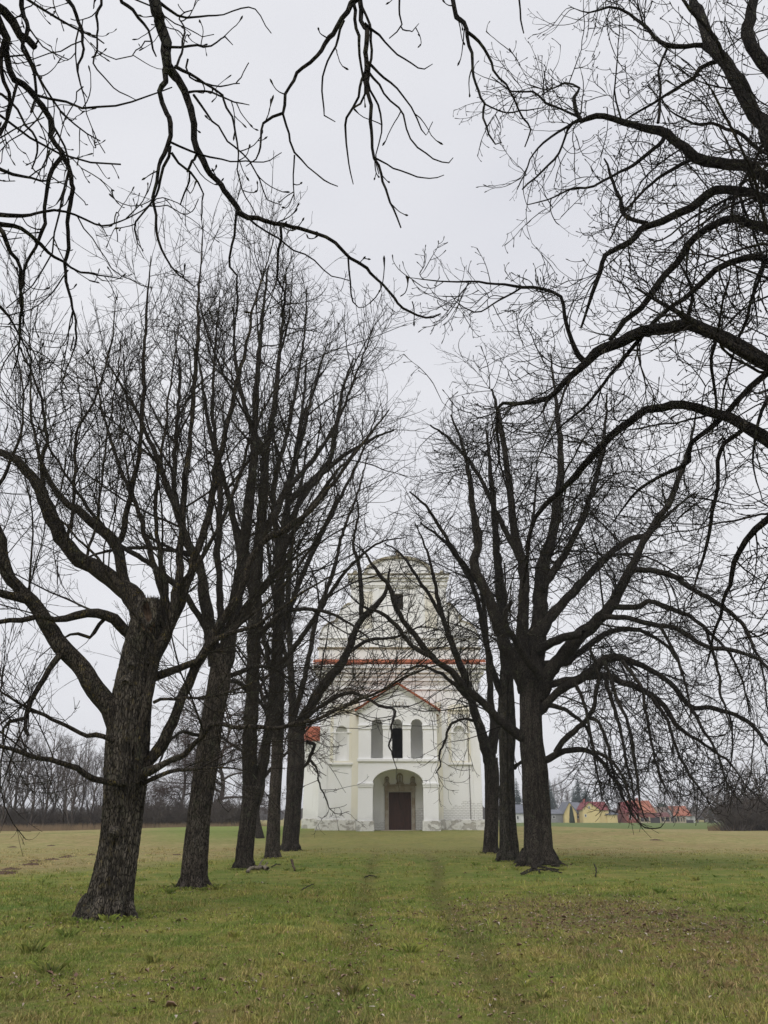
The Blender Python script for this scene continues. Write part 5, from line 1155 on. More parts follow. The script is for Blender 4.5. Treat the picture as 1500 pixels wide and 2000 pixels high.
for i_, h in ((44, 4.2), (45, 4.0), (46, 4.9), (47, 5.0), (48, 5.1), (49, 3.6)): l0_top[i_] = joinL(l0_top[i_], h)
for az, el, h, ln in ((3.1, .5, 4.5, 4.5), (2.2, .7, 5.5, 5), (-2, .5, 5, 5), (-1.2, .6, 6, 4.5), (1.4, 1.1, 7, 4.5), (2.6, 1.2, 7.5, 4), (-.3, 1.2, 7.6, 4)):
    l0_top.append(auto_limb((LX, LY, h), az, el, ln, .10, RNG, curve=.1))
sparse = [dict(dens=1.5, t0=.12, len=.26, angle=55, up=-.1, rr=.55, segs=6, wander=.10, trop=(-.06, .30), rmin=.0048, k=5, rl=.013, curl=.06, tap=.3, bud=.0085, floor=2.2),
          dict(dens=2.0, t0=.2, len=.10, angle=52, up=.1, rr=.8, segs=3, wander=.1, trop=(.1, .35), rmin=.0042, k=5, bud=.0075, floor=2.2)]
tangle = [dict(dens=3.2, t0=.25, len=.75, angle=45, up=-.2, rr=.5, segs=9, wander=.17, trop=(-.16, .14), rmin=.0055, k=5, rl=.012, curl=.10, tap=.3, lrel=3.5, floor=2.2),
          dict(dens=3.2, t0=.15, len=.34, angle=48, up=-.05, rr=.7, segs=6, wander=.12, trop=(-.08, .28), rmin=.0045, k=4, bud=.0072, also=(1,), adens=.3, floor=2.2),
          dict(dens=2.5, t0=.2, len=.12, angle=50, up=.1, rr=.8, segs=3, wander=.1, trop=(.1, .35), rmin=.0032, bud=.0058, floor=2.2)]
TANGLE = {2, 3, 4, 5, 6, 7, 8, 27, 41, 43, 44, 45, 46, 47, 48, 49, 50}
P = [(LX - .1, LY, 0), (LX - .05, LY, 1.4), (LX, LY, 3), (LX, LY, 5), (LX, LY, 7), (LX + .05, LY, 9), (LX + .1, LY, 10.5)]
tree('chestnut_tree', 'near tree beyond the left edge, knobbly branch ends hanging in at the top', 'bare trees in the left avenue row', (P, [.5, .42, .38, .32, .24, .14, .05]), l0_top, lambda i: tangle if i in TANGLE else sparse, 10, ('bark_dark', 'twig'),
     dict(sides=60, ring_step=.12, furrow=.03, twist=.1, freq=12, zf=.8, flare=.3), limb_name='branch')

# ------------------------------------------------------------------ trees farther off
def auto_tree(px, py, wpx, top_y, label, group, seed, specs, nl=9, spread=.55, mats=('bark', 'twig'), lean=0, el=(.5, 1.2), frac=.45, start=.25, Yf=None, reach=1.0):
    (x, y, z), s = ground_at(px, py) if Yf is None else ((at(px, 1600, Yf)[0][0], Yf, gz(at(px, 1600, Yf)[0][0], Yf)), at(px, 1600, Yf)[1])
    topz = at(px, top_y, y)[0][2]; Hh = topz - z; r = max(wpx * s * .5, .05); rg = np.random.default_rng(seed)
    n = 9; P = [np.array([x + lean * Hh * (i / n) + rg.normal() * .015 * Hh * (i > 0), y + rg.normal() * .015 * Hh * (i > 0), z + Hh * .86 * i / n]) for i in range(n + 1)]
    R = [r * (1 - .9 * (i / n)) for i in range(n + 1)]
    limbs = []
    for k in range(nl):
        t = start + (.9 - start) * k / (nl - 1); i = t * n; a = P[int(i)] * (1 - i % 1) + P[min(n, int(i) + 1)] * (i % 1)
        e = el[0] + (el[1] - el[0]) * t + rg.normal() * .1
        ln = Hh * frac * reach * (1.15 - .75 * t) * rg.uniform(.8, 1.2)
        limbs.append(auto_limb(a, 2.4 * k + rg.normal() * .4, e, ln, r * (.55 - .35 * t), rg, curve=spread, n=9))
    return tree('bare_tree', label, group, (P, R), limbs, specs, seed, mats, dict(sides=16, ring_step=.35, furrow=.02, twist=0, freq=6, zf=.8, flare=.15, lobes=3))
mid = [dict(dens=1.8, t0=.12, len=2.4, angle=42, up=.2, rr=.55, segs=5, wander=.14, trop=(-.02, .06), rmin=.014, k=3, lrel=6),
       dict(dens=2.8, t0=.1, len=1.2, angle=45, up=.0, rr=.6, segs=4, wander=.16, trop=(-.08, .06), rmin=.010, also=(1,), adens=.4, lrel=2.2),
       dict(inst='red', dens=1.2, d1=1.0, d0=.4, t0=.08, angle=46, up=-.1, dz=-.1)]
auto_tree(508, 1637, 17, 1150, 'grey trunk seen between the third and fourth left avenue trees, standing farther back', 'trees standing behind the left row', 21, mid, 10, .3)
auto_tree(423, 1619, 11, 1300, 'dark tree with a hanging brushy crown behind the second left avenue tree', 'trees standing behind the left row', 22, mid, 17, -.35, ('far_twig', 'twig_red'), el=(.15, .9), frac=.42, start=.2)
auto_tree(350, 1620, 8, 1380, 'twiggy tree with drooping reddish branches between the first two left avenue trees', 'trees standing behind the left row', 23, mid, 15, -.4, ('far_twig', 'twig_red'), el=(.1, .9), frac=.42, start=.15)
auto_tree(655, 1606, 5, 1500, 'small grey tree far behind, just left of the church', 'trees standing behind the left row', 24, mid, 8, .2, ('far_twig', 'far_twig'), Yf=190)

def proto(name, trunkP, trunkR, limbs, specs, seed, mats):
    rng = np.random.default_rng(seed)
    tm = tubes_mesh('trunk', [(np.array(trunkP)[None], np.array(trunkR)[None], 7)]); tm.materials.append(M[mats[0]])
    bm_ = tubes_mesh('branches', [(P[None], R[None], 5) for P, R in limbs]); bm_.materials.append(M[mats[0]])
    sP, sR = seeds(limbs, 10); bt = crown(sP, sR, specs, rng)
    t2 = tubes_mesh('twigs', bt); t2.materials.append(M[mats[1]])
    return (('trunk', tm), ('branches', bm_), ('twigs', t2))
def place(pr, name, x, y, sc_, rz, label, cat, group):
    e = empty(name, (x, y, gz(x, y) - .05), label, cat, group); e.rotation_euler = (0, 0, rz); e.scale = sc_ if isinstance(sc_, tuple) else (sc_,) * 3
    for nm, me in pr:
        o = bpy.data.objects.new(nm, me); COL.objects.link(o); o.parent = e
        if nm in ('twigs', 'branches'): o['kind'] = 'stuff'
    return e
def mk_tall(seed, mats=('far_twig', 'far_twig')):
    rg = np.random.default_rng(seed); n = 10
    P = [np.array([rg.normal() * .12 * (i > 0), rg.normal() * .12 * (i > 0), 11 * i / n]) for i in range(n + 1)]; R = [.17 * (1 - .9 * i / n) + .01 for i in range(n + 1)]
    L_ = [auto_limb(P[2 + k * 8 // 13], 2.4 * k + rg.normal() * .3, 1.0 + rg.normal() * .15, 4.6 * (1.1 - .055 * k), .07, rg, .2, 8) for k in range(13)]
    if seed % 2: L_ += [auto_limb(np.zeros(3), a, 1.25, 9, .1, rg, .1, 9) for a in (1, 3.1, 5)]
    return proto('tall', P, R, L_, [dict(dens=2.6, t0=.12, len=2.0, angle=34, up=.4, rr=.6, segs=4, wander=.09, trop=(.05, .1), rmin=.018), dict(dens=4.5, t0=.1, len=.9, angle=36, up=.3, rr=.7, segs=2, wander=.1, trop=(.05, .1), rmin=.012)], seed, mats)
def mk_round(seed, mats=('far_twig', 'far_twig')):
    rg = np.random.default_rng(seed); n = 8
    P = [np.array([rg.normal() * .1 * (i > 0), rg.normal() * .1 * (i > 0), 5.2 * i / n]) for i in range(n + 1)]; R = [.22 * (1 - .8 * i / n) for i in range(n + 1)]
    L_ = [auto_limb(P[min(8, 2 + k * 7 // 14)], 2.4 * k + rg.normal() * .3, .45 + .05 * k, 4.2, .09, rg, .25, 8) for k in range(14)]
    return proto('round', P, R, L_, [dict(dens=1.8, t0=.15, len=1.6, angle=42, up=.2, rr=.6, segs=4, wander=.13, trop=(.0, .1), rmin=.035), dict(dens=3.2, t0=.1, len=.8, angle=42, up=.1, rr=.7, segs=2, wander=.15, trop=(.0, .1), rmin=.026)], seed, mats)
def mk_bush(seed, mats=('far_twig', 'far_twig')):
    rg = np.random.default_rng(seed)
    L_ = [auto_limb((rg.normal() * .5, rg.normal() * .5, 0), rg.uniform(0, 6.28), rg.uniform(.5, 1.4), rg.uniform(1.8, 3.2), .035, rg, .0, 7, .14) for k in range(30)]
    return proto('bush', [np.array([0, 0, 0.]), np.array([.05, 0, .5]), np.array([0, .05, 1.2])], [.06, .05, .02], L_, [dict(dens=3.2, t0=.05, len=.95, angle=42, up=.2, rr=.7, segs=3, wander=.18, trop=(-.05, .05), rmin=.020), dict(dens=4.5, t0=.05, len=.45, angle=45, up=.0, rr=.8, segs=2, wander=.2, trop=(.0, .05), rmin=.015)], seed, mats)
tall = [mk_tall(s) for s in (31, 32, 33)]; rnd = [mk_round(s) for s in (41, 42)]; bush = [mk_bush(s) for s in (51, 52, 53)]
def pxw(px, Y): return at(px, 1600, Y)[0][0]
RB = random.Random(77)
HEDGE_TREES = ['bare tree of the far hedgerow, outside the left edge of the picture', 'second bare hedgerow tree outside the left edge', 'tall bare hedgerow tree exactly at the left picture edge', 'slim bare hedgerow tree, second from the left edge', 'bare hedgerow tree standing back between its second and fourth neighbours',
 'shorter hedgerow tree left of the thickest far trunk', 'hedgerow tree with the thickest trunk, midway between picture edge and leaning trunk', 'hedgerow tree just right of the thickest far trunk', 'pale hedgerow tree set back in the row, far left meadow', 'dark many-stemmed hedgerow tree left of the leaning near trunk', 'bare hedgerow tree behind the many-stemmed one',
 'hedgerow tree close to the left side of the leaning trunk', 'hedgerow tree partly hidden by the leaning near trunk', 'hedgerow tree hidden behind the leaning near trunk', 'low bare tree in the gap right of the leaning trunk', 'farthest small bare tree between the first two left avenue trunks']
for i, (px, Y, hh) in enumerate(((-60, 108, 13), (-30, 104, 12), (4, 103, 12.5), (27, 108, 13.5), (44, 120, 13), (60, 104, 11), (86, 105, 13.4), (104, 110, 11.5), (122, 122, 13), (140, 104, 11.5), (158, 112, 12.5), (178, 106, 10), (196, 112, 11), (216, 110, 9), (270, 112, 8.5), (300, 125, 7))):
    place(tall[i % 3], 'bare_tree', pxw(px, Y), Y, (hh / 12.5 * RB.uniform(.9, 1.2),) * 2 + (hh / 12.5,), RB.uniform(0, 6), HEDGE_TREES[i], 'tree', 'bare trees of the field hedgerow')
for i in range(66):
    px = -20 + i * 7.4 + RB.uniform(-4, 4); Y = RB.uniform(104, 118)
    if px < 470:
        h = RB.uniform(.85, 1.5) if px > 200 else RB.uniform(.55, 1.0)
        place(bush[i % 3], 'hedge_shrub', pxw(px, Y), Y, (h * 1.15, h * 1.15, h), RB.uniform(0, 6), ('brown leafless shrub in the low hedge under the far left row of bare trees' if px < 205 else 'tall brown shrub in the dark hedge seen between the first and second left trunks' if px < 375 else 'brown shrub in the far hedge seen behind or right of the second left trunk'), 'shrub', 'shrubs of the dark field hedge')
for i in range(24):
    px = 1418 + i * 4.6 + RB.uniform(-5, 5); Y = RB.uniform(104, 113); h = RB.uniform(1.25, 1.6) if px > 1432 else RB.uniform(.7, 1.1)
    place(bush[i % 3], 'thicket_shrub', pxw(px, Y), Y, (h, h, h), RB.uniform(0, 6), ('lower dark bush at the left end of the right thicket' if px < 1445 else 'dense dark bush in the thicket at the right edge of the meadow'), 'shrub', 'bushes of the right thicket')
for i, (px, Y, hh, lab) in enumerate(((1462, 116, 8, 'pale bare tree rising above the right thicket'), (1492, 114, 8.6, 'tallest bare tree above the right thicket, at the picture edge'), (1440, 125, 7.5, 'lower bare tree at the left end of the right thicket'), (1515, 118, 9, 'bare tree beyond the right picture edge behind the thicket'))):
    place(rnd[i % 2], 'bare_tree', pxw(px, Y), Y, hh / 8, RB.uniform(0, 6), lab, 'tree', 'bare trees over the right thicket')
for i, (px, Y, hh, lab) in enumerate(((1315, 232, 8.8, 'bare tree standing in front of the garden fence left of the white house'), (1362, 240, 9, 'dark bare tree right of the white house with the orange roof'), (1376, 250, 8.2, 'second bare tree right of the white house'), (1404, 262, 11, 'broad bare tree near the right thicket in the village'), (1420, 240, 9, 'bare tree touching the left end of the thicket'),
      (1085, 270, 13, 'tall bare tree behind the grey shed by the big right trunk'), (1100, 275, 14.5, 'tallest pale bare tree left of the spruce behind the houses'), (1112, 280, 12, 'bare tree close left of the twin spruce'), (1215, 280, 12, 'bare tree behind the gap between yellow and red houses'), (1345, 290, 9.5, 'bare tree behind the orange roof of the white house'), (1330, 300, 9, 'faint bare tree far behind the grey-brown roof'), (1290, 300, 9, 'faint bare tree behind the low brown roofs'), (1388, 300, 11, 'faint bare tree behind the small thuja'))):
    place((rnd if i < 5 or i > 8 else tall)[i % 2], 'village_tree', pxw(px, Y), Y, hh / (8 if (i < 5 or i > 8) else 12.5), RB.uniform(0, 6), lab, 'tree', 'bare trees among the village houses')

# ------------------------------------------------------------------ conifers
m, nt, bs = mat_new('spruce_needles'); v = pos(nt)
setc(nt, bs, mix(nt, nz(nt, v, 1.2, 4).step(.35, .65), (.018, .038, .040), (.040, .066, .062))); bs.inputs['Roughness'].default_value = .9; M['needle'] = m
m, nt, bs = mat_new('thuja_green'); v = pos(nt)
setc(nt, bs, mix(nt, nz(nt, v, 2, 4).step(.35, .65), (.016, .030, .018), (.035, .050, .028))); bs.inputs['Roughness'].default_value = .9; M['thuja'] = m
def spruce_mesh(hh, wd, seed):
    R = random.Random(seed); mb = MB(); z = hh * .06
    while z < hh * .98:
        t = z / hh; rr = wd * (1 - t) ** .85 * R.uniform(.8, 1.1) + .12; n = max(5, int(11 * (1 - t) + 5)); ph = R.uniform(0, 6)
        for k in range(n):
            a = ph + 6.283 * k / n + R.uniform(-.15, .15); ln = rr * R.uniform(.7, 1.12); ca, sa = math.cos(a), math.sin(a)
            m_ = 5
            for q in range(m_):      # drooping sprays along the bough
                u0, u1 = q / m_, (q + 1.5) / m_; w_ = ln * .30 * (1.1 - u0) + .08; dz = -.28 * ln * u0 * u0; dz1 = -.28 * ln * u1 * u1 + .10 * ln * max(0, u1 - .8)
                b = len(mb.v); x0, y0, x1, y1 = ca * ln * u0, sa * ln * u0, ca * ln * min(1.05, u1), sa * ln * min(1.05, u1)
                mb.v += [(x0 - sa * w_, y0 + ca * w_, z + dz - .16 * ln * .5), (x0 + sa * w_, y0 - ca * w_, z + dz - .16 * ln * .5), (x1, y1, z + dz1), (x0, y0, z + dz + .07)]
                mb.f += [(b, b + 3, b + 2), (b + 3, b + 1, b + 2)]
        z += hh * .028 * R.uniform(.8, 1.2)
    return mb
def spruce(px, Y, top_y, wd, label, seed):
    x = pxw(px, Y); hh = at(px, top_y, Y)[0][2] - gz(x, Y)
    e = empty('spruce_tree', (x, Y, gz(x, Y)), label, 'spruce', 'spruces behind the village')
    tr = MB().tube([(x, Y, -.1), (x, Y, hh * .5), (x, Y, hh * .99)], [.28, .16, .03], 7).build('trunk', M['bark'], e)
    mb = spruce_mesh(hh, wd, seed); mb.v = [(a + x, b + Y, c + gz(x, Y)) for a, b, c in mb.v]
    tag(mb.build('needle_boughs', M['needle'], e), kind='stuff')
spruce(1134, 262, 1512, 4.0, 'left and taller of the twin dark spruces behind the yellow house', 1)
spruce(1148, 266, 1530, 4.2, 'right and lower of the twin dark spruces behind the yellow house', 2)
spruce(1012, 262, 1518, 3.6, 'spruce glimpsed between the two front trunks on the right', 3)
spruce(1078, 262, 1520, 3.2, 'spruce half hidden just right of the big front trunk', 4)
spruce(1124, 275, 1535, 3.0, 'small spruce beside the twin spruces', 5)

def thuja(px, Y, top_y, wd, label, name='thuja_bush', round_=False):
    x = pxw(px, Y); hh = at(px, top_y, Y)[0][2] - gz(x, Y); R = random.Random(px); z0 = gz(x, Y)
    e = empty(name, (x, Y, z0), label, 'conifer', 'clipped dark conifers in the village')
    MB().tube([(x, Y, z0 - .1), (x, Y, z0 + hh * .4)], .1, 6).build('trunk', M['bark'], e)
    mb = MB()
    for k in range(520):
        t = R.random(); a = R.uniform(0, 6.283); rr = wd * ((math.sin(math.pi * min(1, t * .55 + .22)) if round_ else (1 - t) ** .6) * .95) * R.uniform(.82, 1.05)
        cx, cy, cz = x + rr * math.cos(a), Y + rr * math.sin(a), z0 + .1 + hh * t * .97; s = R.uniform(.16, .34); b = len(mb.v)
        mb.v += [(cx - s * math.sin(a), cy + s * math.cos(a), cz - s), (cx + s * math.sin(a), cy - s * math.cos(a), cz - s), (cx + s * .5 * math.cos(a), cy + s * .5 * math.sin(a), cz + s * 1.5)]; mb.f.append((b, b + 1, b + 2))
    tag(mb.build('foliage', M['thuja'], e), kind='stuff')
    rings = [(.1, .9), (.4, .85), (.7, .55), (.95, .08)] if not round_ else [(.05, .7), (.35, .9), (.7, .85), (.93, .3)]
    MB().tube([(x, Y, z0 + hh * t) for t, _ in rings], [wd * q * .9 for _, q in rings], 12).build('inner_foliage', M['thuja'], e)
thuja(1117, 234, 1576, .75, 'tall narrow dark thuja in front of the grey-roofed yellow house')
thuja(1389, 236, 1583, .75, 'small thuja right of the white house')
thuja(1296, 262, 1570, 1.7, 'rounded dark evergreen above the low brown roofs', round_=True)

# ------------------------------------------------------------------ village houses
for nm, a, b_ in (('ochre_wall', (.66, .54, .26), (.60, .49, .23)), ('orange_wall', (.50, .33, .19), None), ('red_wall', (.28, .085, .07), None), ('white_wall', (.62, .62, .60), None), ('grey_wall', (.25, .25, .25), None),
                  ('red_roof', (.22, .05, .055), None), ('orange_roof', (.36, .14, .085), (.29, .10, .065)), ('slate_roof', (.17, .18, .21), None), ('brown_roof', (.17, .13, .11), None), ('maroon_roof', (.16, .06, .055), None), ('cream_post', (.42, .36, .26), None), ('glass_dark', (.03, .035, .04), None), ('fence_panel', (.05, .04, .045), None), ('light_trim', (.65, .65, .63), None)):
    M[nm] = flat_mat(nm, a, b_, .8)
def house(name, label, Y, x0, x1, y_eave, y_ridge, depth, wall, roof, axis='y', windows=(), base_y=1606, ridge_x=None, chimneys=(), over=.35):
    X0, X1 = pxw(x0, Y), pxw(x1, Y); g = gz((X0 + X1) / 2, Y); ze = at(750, y_eave, Y)[0][2]; zr = at(750, y_ridge, Y)[0][2]
    e = empty(name, ((X0 + X1) / 2, Y, g), label, 'house', 'village houses beyond the green field'); xm = pxw(ridge_x, Y) if ridge_x else (X0 + X1) / 2; th = .16
    if axis == 'y':
        MB().prism([[(X0, g - .3), (X1, g - .3), (X1, ze), (xm, zr), (X0, ze)]], Y, Y + depth).build('wall', M[wall], e)
        for s in (0, 1):
            xe = (X0 - over, X1 + over)[s]; k = (zr - ze) / abs(xm - (X0, X1)[s]); zz = ze - over * k
            MB().prism([[(xe, zz + .02), (xm, zr + .02), (xm, zr + th), (xe, zz + th)]], Y - over, Y + depth + over).build('roof', M[roof], e)
    else:
        MB().box(X0, X1, Y, Y + depth, g - .3, ze).build('wall', M[wall], e)
        mb = MB(); ym = Y + depth / 2
        for s in (0, 1):
            ye = (Y - over, Y + depth + over)[s]; b = len(mb.v)
            q = [(ye, ze - .15), (ym, zr), (ym, zr + th), (ye, ze - .15 + th)]
            mb.v += [(X, y, z) for X in (X0 - over, X1 + over) for y, z in q]
            mb.f += [tuple(b + i for i in t) for t in ((0, 1, 2, 3), (7, 6, 5, 4), (0, 4, 5, 1), (1, 5, 6, 2), (2, 6, 7, 3), (3, 7, 4, 0))]
        mb.build('roof', M[roof], e)
        mb = MB()
        for X in (X0, X1 - .2):
            b = len(mb.v); mb.v += [(X + d, y, z) for d in (0, .2) for y, z in ((Y, ze), (Y + depth, ze), (ym, zr - .05))]
            mb.f += [tuple(b + i for i in t) for t in ((0, 1, 2), (5, 4, 3), (0, 3, 4, 1), (1, 4, 5, 2), (2, 5, 3, 0))]
        mb.build('gable_end', M[wall], e)
    for (wx0, wx1, wy0, wy1) in windows:
        a, b = pxw(wx0, Y), pxw(wx1, Y); zt, zb = at(750, wy0, Y)[0][2], at(750, wy1, Y)[0][2]
        f_ = MB().prism([[(a - .12, zb - .12), (b + .12, zb - .12), (b + .12, zt + .12), (a - .12, zt + .12)], [(a, zb), (b, zb), (b, zt), (a, zt)]], Y - .08, Y - .002).build('window', M['light_trim'], e)
        p_ = MB().box(a + .002, b - .002, Y - .05, Y - .004, zb + .002, zt - .002).build('pane', M['glass_dark'], f_); p_.location = (0, 0, 0)
    for cx in chimneys:
        X = pxw(cx, Y); MB().box(X - .3, X + .3, Y + depth / 2 - .3, Y + depth / 2 + .3, zr - .8, zr + .9).build('chimney', M['red_wall'], e)
    return e
house('yellow_house', 'yellow gabled house with a grey roof behind the thuja', 242, 1103, 1127, 1586, 1567, 10, 'ochre_wall', 'slate_roof', ridge_x=1114)
house('annex_house', 'low orange wing under the grey roof beside the yellow gable', 243, 1118, 1139, 1588, 1567.5, 10, 'orange_wall', 'slate_roof', 'x', ((1128, 1131, 1593, 1598),), base_y=1605)
house('yellow_house', 'bright yellow house wall with a steep crimson roof and front gable', 238, 1139, 1172, 1580, 1567, 9, 'ochre_wall', 'red_roof', windows=((1151.5, 1153.5, 1575, 1579), (1143, 1145.5, 1591, 1595)), ridge_x=1153)
house('yellow_house', 'crimson-roofed rear wing joined to the yellow gabled house', 239, 1150, 1190, 1581.5, 1566.5, 9, 'ochre_wall', 'red_roof', 'x', ((1190.5, 1192, 1577, 1583),), chimneys=(1151,))
house('yellow_annex', 'low flat yellow annex at the right end of the yellow house', 238.5, 1186, 1206, 1590, 1587, 7, 'ochre_wall', 'slate_roof', 'x')
house('red_house', 'red-walled house with a hipped red and orange roof', 236, 1224, 1249, 1587, 1567, 9, 'red_wall', 'red_roof', 'x', ((1230, 1233, 1593, 1599), (1244, 1247.5, 1592, 1597)))
house('orange_house', 'orange tiled house roof rising behind the red house', 243, 1238, 1280, 1587, 1564, 10, 'red_wall', 'orange_roof', 'x', chimneys=(1258,))
house('brown_shed', 'low shed with a dull maroon roof behind the garden fence', 244, 1262, 1308, 1595, 1588, 6, 'grey_wall', 'maroon_roof', 'x')
house('brown_house', 'house with a grey-brown roof left of the white house', 250, 1290, 1318, 1590, 1577, 8, 'ochre_wall', 'brown_roof', 'x')
house('white_house', 'white house with an orange tiled roof near the right thicket', 246, 1318, 1349, 1593, 1575, 8, 'white_wall', 'orange_roof', 'x', ((1322, 1325, 1595, 1599), (1333, 1336, 1595, 1599)))
house('white_annex', 'white flat annex at the right side of the white house', 246.5, 1350, 1358, 1592, 1590, 7, 'white_wall', 'brown_roof', 'x')
house('grey_shed', 'grey shed just right of the biggest right trunk', 244, 1072, 1100, 1589, 1582, 8, 'grey_wall', 'slate_roof', 'x', ((1080, 1084, 1594, 1598),))
house('white_cottage', 'small white cottage seen between the right trunks', 244, 1006, 1028, 1588, 1572, 8, 'white_wall', 'slate_roof', 'x', ((1010, 1013, 1594, 1600),))
house('white_cottage', 'little white house between the small thuja and the right thicket', 262, 1394, 1412, 1598, 1588, 8, 'white_wall', 'slate_roof', 'x', ((1400, 1403, 1600, 1603),))
YF = 233
fe = empty('garden_fence', (pxw(1300, YF), YF, 0), 'garden fence of cream posts and dark panels in front of the low brown roofs', 'fence')
posts = [1250, 1259, 1268.5, 1290, 1299, 1308.5, 1316, 1322, 1328, 1333, 1338]
for k, px in enumerate(posts):
    X_ = pxw(px, YF); MB().box(X_ - .17, X_ + .17, YF - .17, YF + .17, -.2, 1.55).build('post', M['cream_post'], fe)
    if k < len(posts) - 1:
        X2 = pxw(posts[k + 1], YF); MB().box(X_ + .172, X2 - .172, YF - .08, YF + .08, .35 if px != 1268.5 else .0, 1.35).build('gate' if px == 1268.5 else 'panel', M['fence_panel'], fe)
        if px != 1268.5: MB().box(X_ + .172, X2 - .172, YF - .12, YF + .12, -.2, .348).build('fence_base', M['cream_post'], fe)
wl = empty('garden_wall', (pxw(1347, YF), YF, 0), 'low dark boarded wall before the white annex', 'wall')
MB().box(pxw(1340, YF), pxw(1354, YF), YF - .1, YF + .1, -.2, .7).build('boards', M['fence_panel'], wl)
MB().box(pxw(1340, YF), pxw(1354, YF), YF - .14, YF + .14, .702, .78).build('coping', M['grey_wall'], wl)

# far woodland on the horizon, three receding belts, and dry reeds at the field edge
def woods(Y, hgt, seed, dep, name='distant_woods'):
    R = random.Random(seed); V, Tn = [], []; n = 800; W_ = Y * 1.3
    for k in range(n):
        x = R.uniform(-W_, W_); y = Y + R.uniform(0, dep); h = hgt * (1 + .45 * noise.noise(Vector((x * .012, seed, 0)))) * R.uniform(.75, 1.15); wd = h * R.uniform(.35, .6)
        b = len(V); m_ = 7
        for r_, (zt, wt) in enumerate(((0, .7), (.35, 1.), (.7, .75), (.95, .25))):
            for q in range(m_): a = 6.283 * q / m_ + r_; V.append((x + wd * wt * math.cos(a) * R.uniform(.8, 1.2), y + wd * wt * math.sin(a), h * zt * R.uniform(.9, 1.1)))
        for r_ in range(3):
            for q in range(m_): Tn.append((b + r_ * m_ + q, b + r_ * m_ + (q + 1) % m_, b + r_ * m_ + m_ + (q + 1) % m_, b + r_ * m_ + m_ + q))
    me = mesh_np(name, np.array(V), [np.array(Tn)], False)
    tag(link(name, me, None, M['far_wood']), kind='stuff')
M['far_wood'] = flat_mat('far_wood', (.075, .062, .056), (.045, .04, .036), .25, .95, .1)
woods(420, 5.2, 1, 60); woods(700, 9, 2, 120)
def reeds():
    R = random.Random(6); V, Tn = [], []
    for k in range(9000):
        if R.random() < .93: px = R.uniform(-60, 520); Y = R.uniform(101, 106)
        else: px = R.uniform(1380, 1440); Y = R.uniform(104, 112)
        x = pxw(px, Y); h = R.uniform(.25, .95); l = R.uniform(-.3, .3) * h; b = len(V); z = gz(x, Y)
        V += [(x - .02, Y, z), (x + .02, Y, z), (x + l, Y + R.uniform(-.2, .2), z + h)]; Tn.append((b, b + 1, b + 2))
    tag(link('dry_reeds', mesh_np('dry_reeds', np.array(V), [np.array(Tn)], False), None, M['reed']), kind='stuff')
M['reed'] = flat_mat('reed', (.24, .17, .10), (.15, .11, .07), .5)
reeds()

# ------------------------------------------------------------------ small things on the ground
def lump(name, px, py, s, mat, label, cat, group, seed):
    (x, y, z), sc_ = ground_at(px, py); R = random.Random(seed); n = 12
    V = [(x, y, z + .16 * s)]; Fc = []
    for r_, (rr, hh) in enumerate(((.35, .13), (.7, .06), (1.0, -.02))):
        for k in range(n):
            a = 6.283 * k / n; q = s * rr * R.uniform(.8, 1.2); V.append((x + q * math.cos(a), y + q * math.sin(a), z + hh * s * R.uniform(.8, 1.3)))
    Fc = [(0, 1 + k, 1 + (k + 1) % n) for k in range(n)] + [(1 + r_ * n + k, 1 + (r_ + 1) * n + k, 1 + (r_ + 1) * n + (k + 1) % n, 1 + r_ * n + (k + 1) % n) for r_ in range(2) for k in range(n)]
    for q in range(26):
        a = R.uniform(0, 6.28); rr = s * R.uniform(0, 1.25); c = (x + rr * math.cos(a), y + rr * math.sin(a), z + .12 * s * (1 - rr / s) + .02); t = R.uniform(.02, .05) * s * 2; b = len(V)
        V += [(c[0] - t, c[1] - t, c[2] - t), (c[0] + t, c[1] - t, c[2] - t), (c[0], c[1] + t, c[2] - t), (c[0], c[1], c[2] + t)]; Fc += [(b, b + 1, b + 3), (b + 1, b + 2, b + 3), (b + 2, b, b + 3)]
    mb = MB(); mb.v, mb.f = V, Fc; o = mb.build(name, mat); tag(o, label, cat, group)
    for pl in o.data.polygons: pl.use_smooth = True
for i, (px, py, s, lab) in enumerate(((6, 1706, .42, 'brown molehill at the left picture edge, nearest of the row'), (62, 1689, .36, 'low molehill left of the leaning trunk, second from the edge'), (70, 1682, .28, 'small molehill just behind the second one'), (102, 1679, .30, 'molehill in the middle of the row left of the leaning trunk'),
        (126, 1675, .24, 'small molehill farther along towards the leaning trunk'), (133, 1673, .26, 'molehill nearest the leaning trunk'), (178, 1670, .22, 'tiny molehill close beside the leaning trunk'), (20, 1698, .30, 'flat crumbly molehill close to the left edge'), (25, 1655, .3, 'distant flat molehill in the hay-coloured meadow'), (100, 1652, .25, 'farthest faint molehill in the meadow'), (345, 1670, .22, 'molehill between the first two left trunks'), (1280, 1641, .38, 'lone small molehill in the right meadow below the hanging boughs'))):
    lump('molehill', px, py, s, M['soil'], lab, 'molehill', 'molehills in the meadow', i)

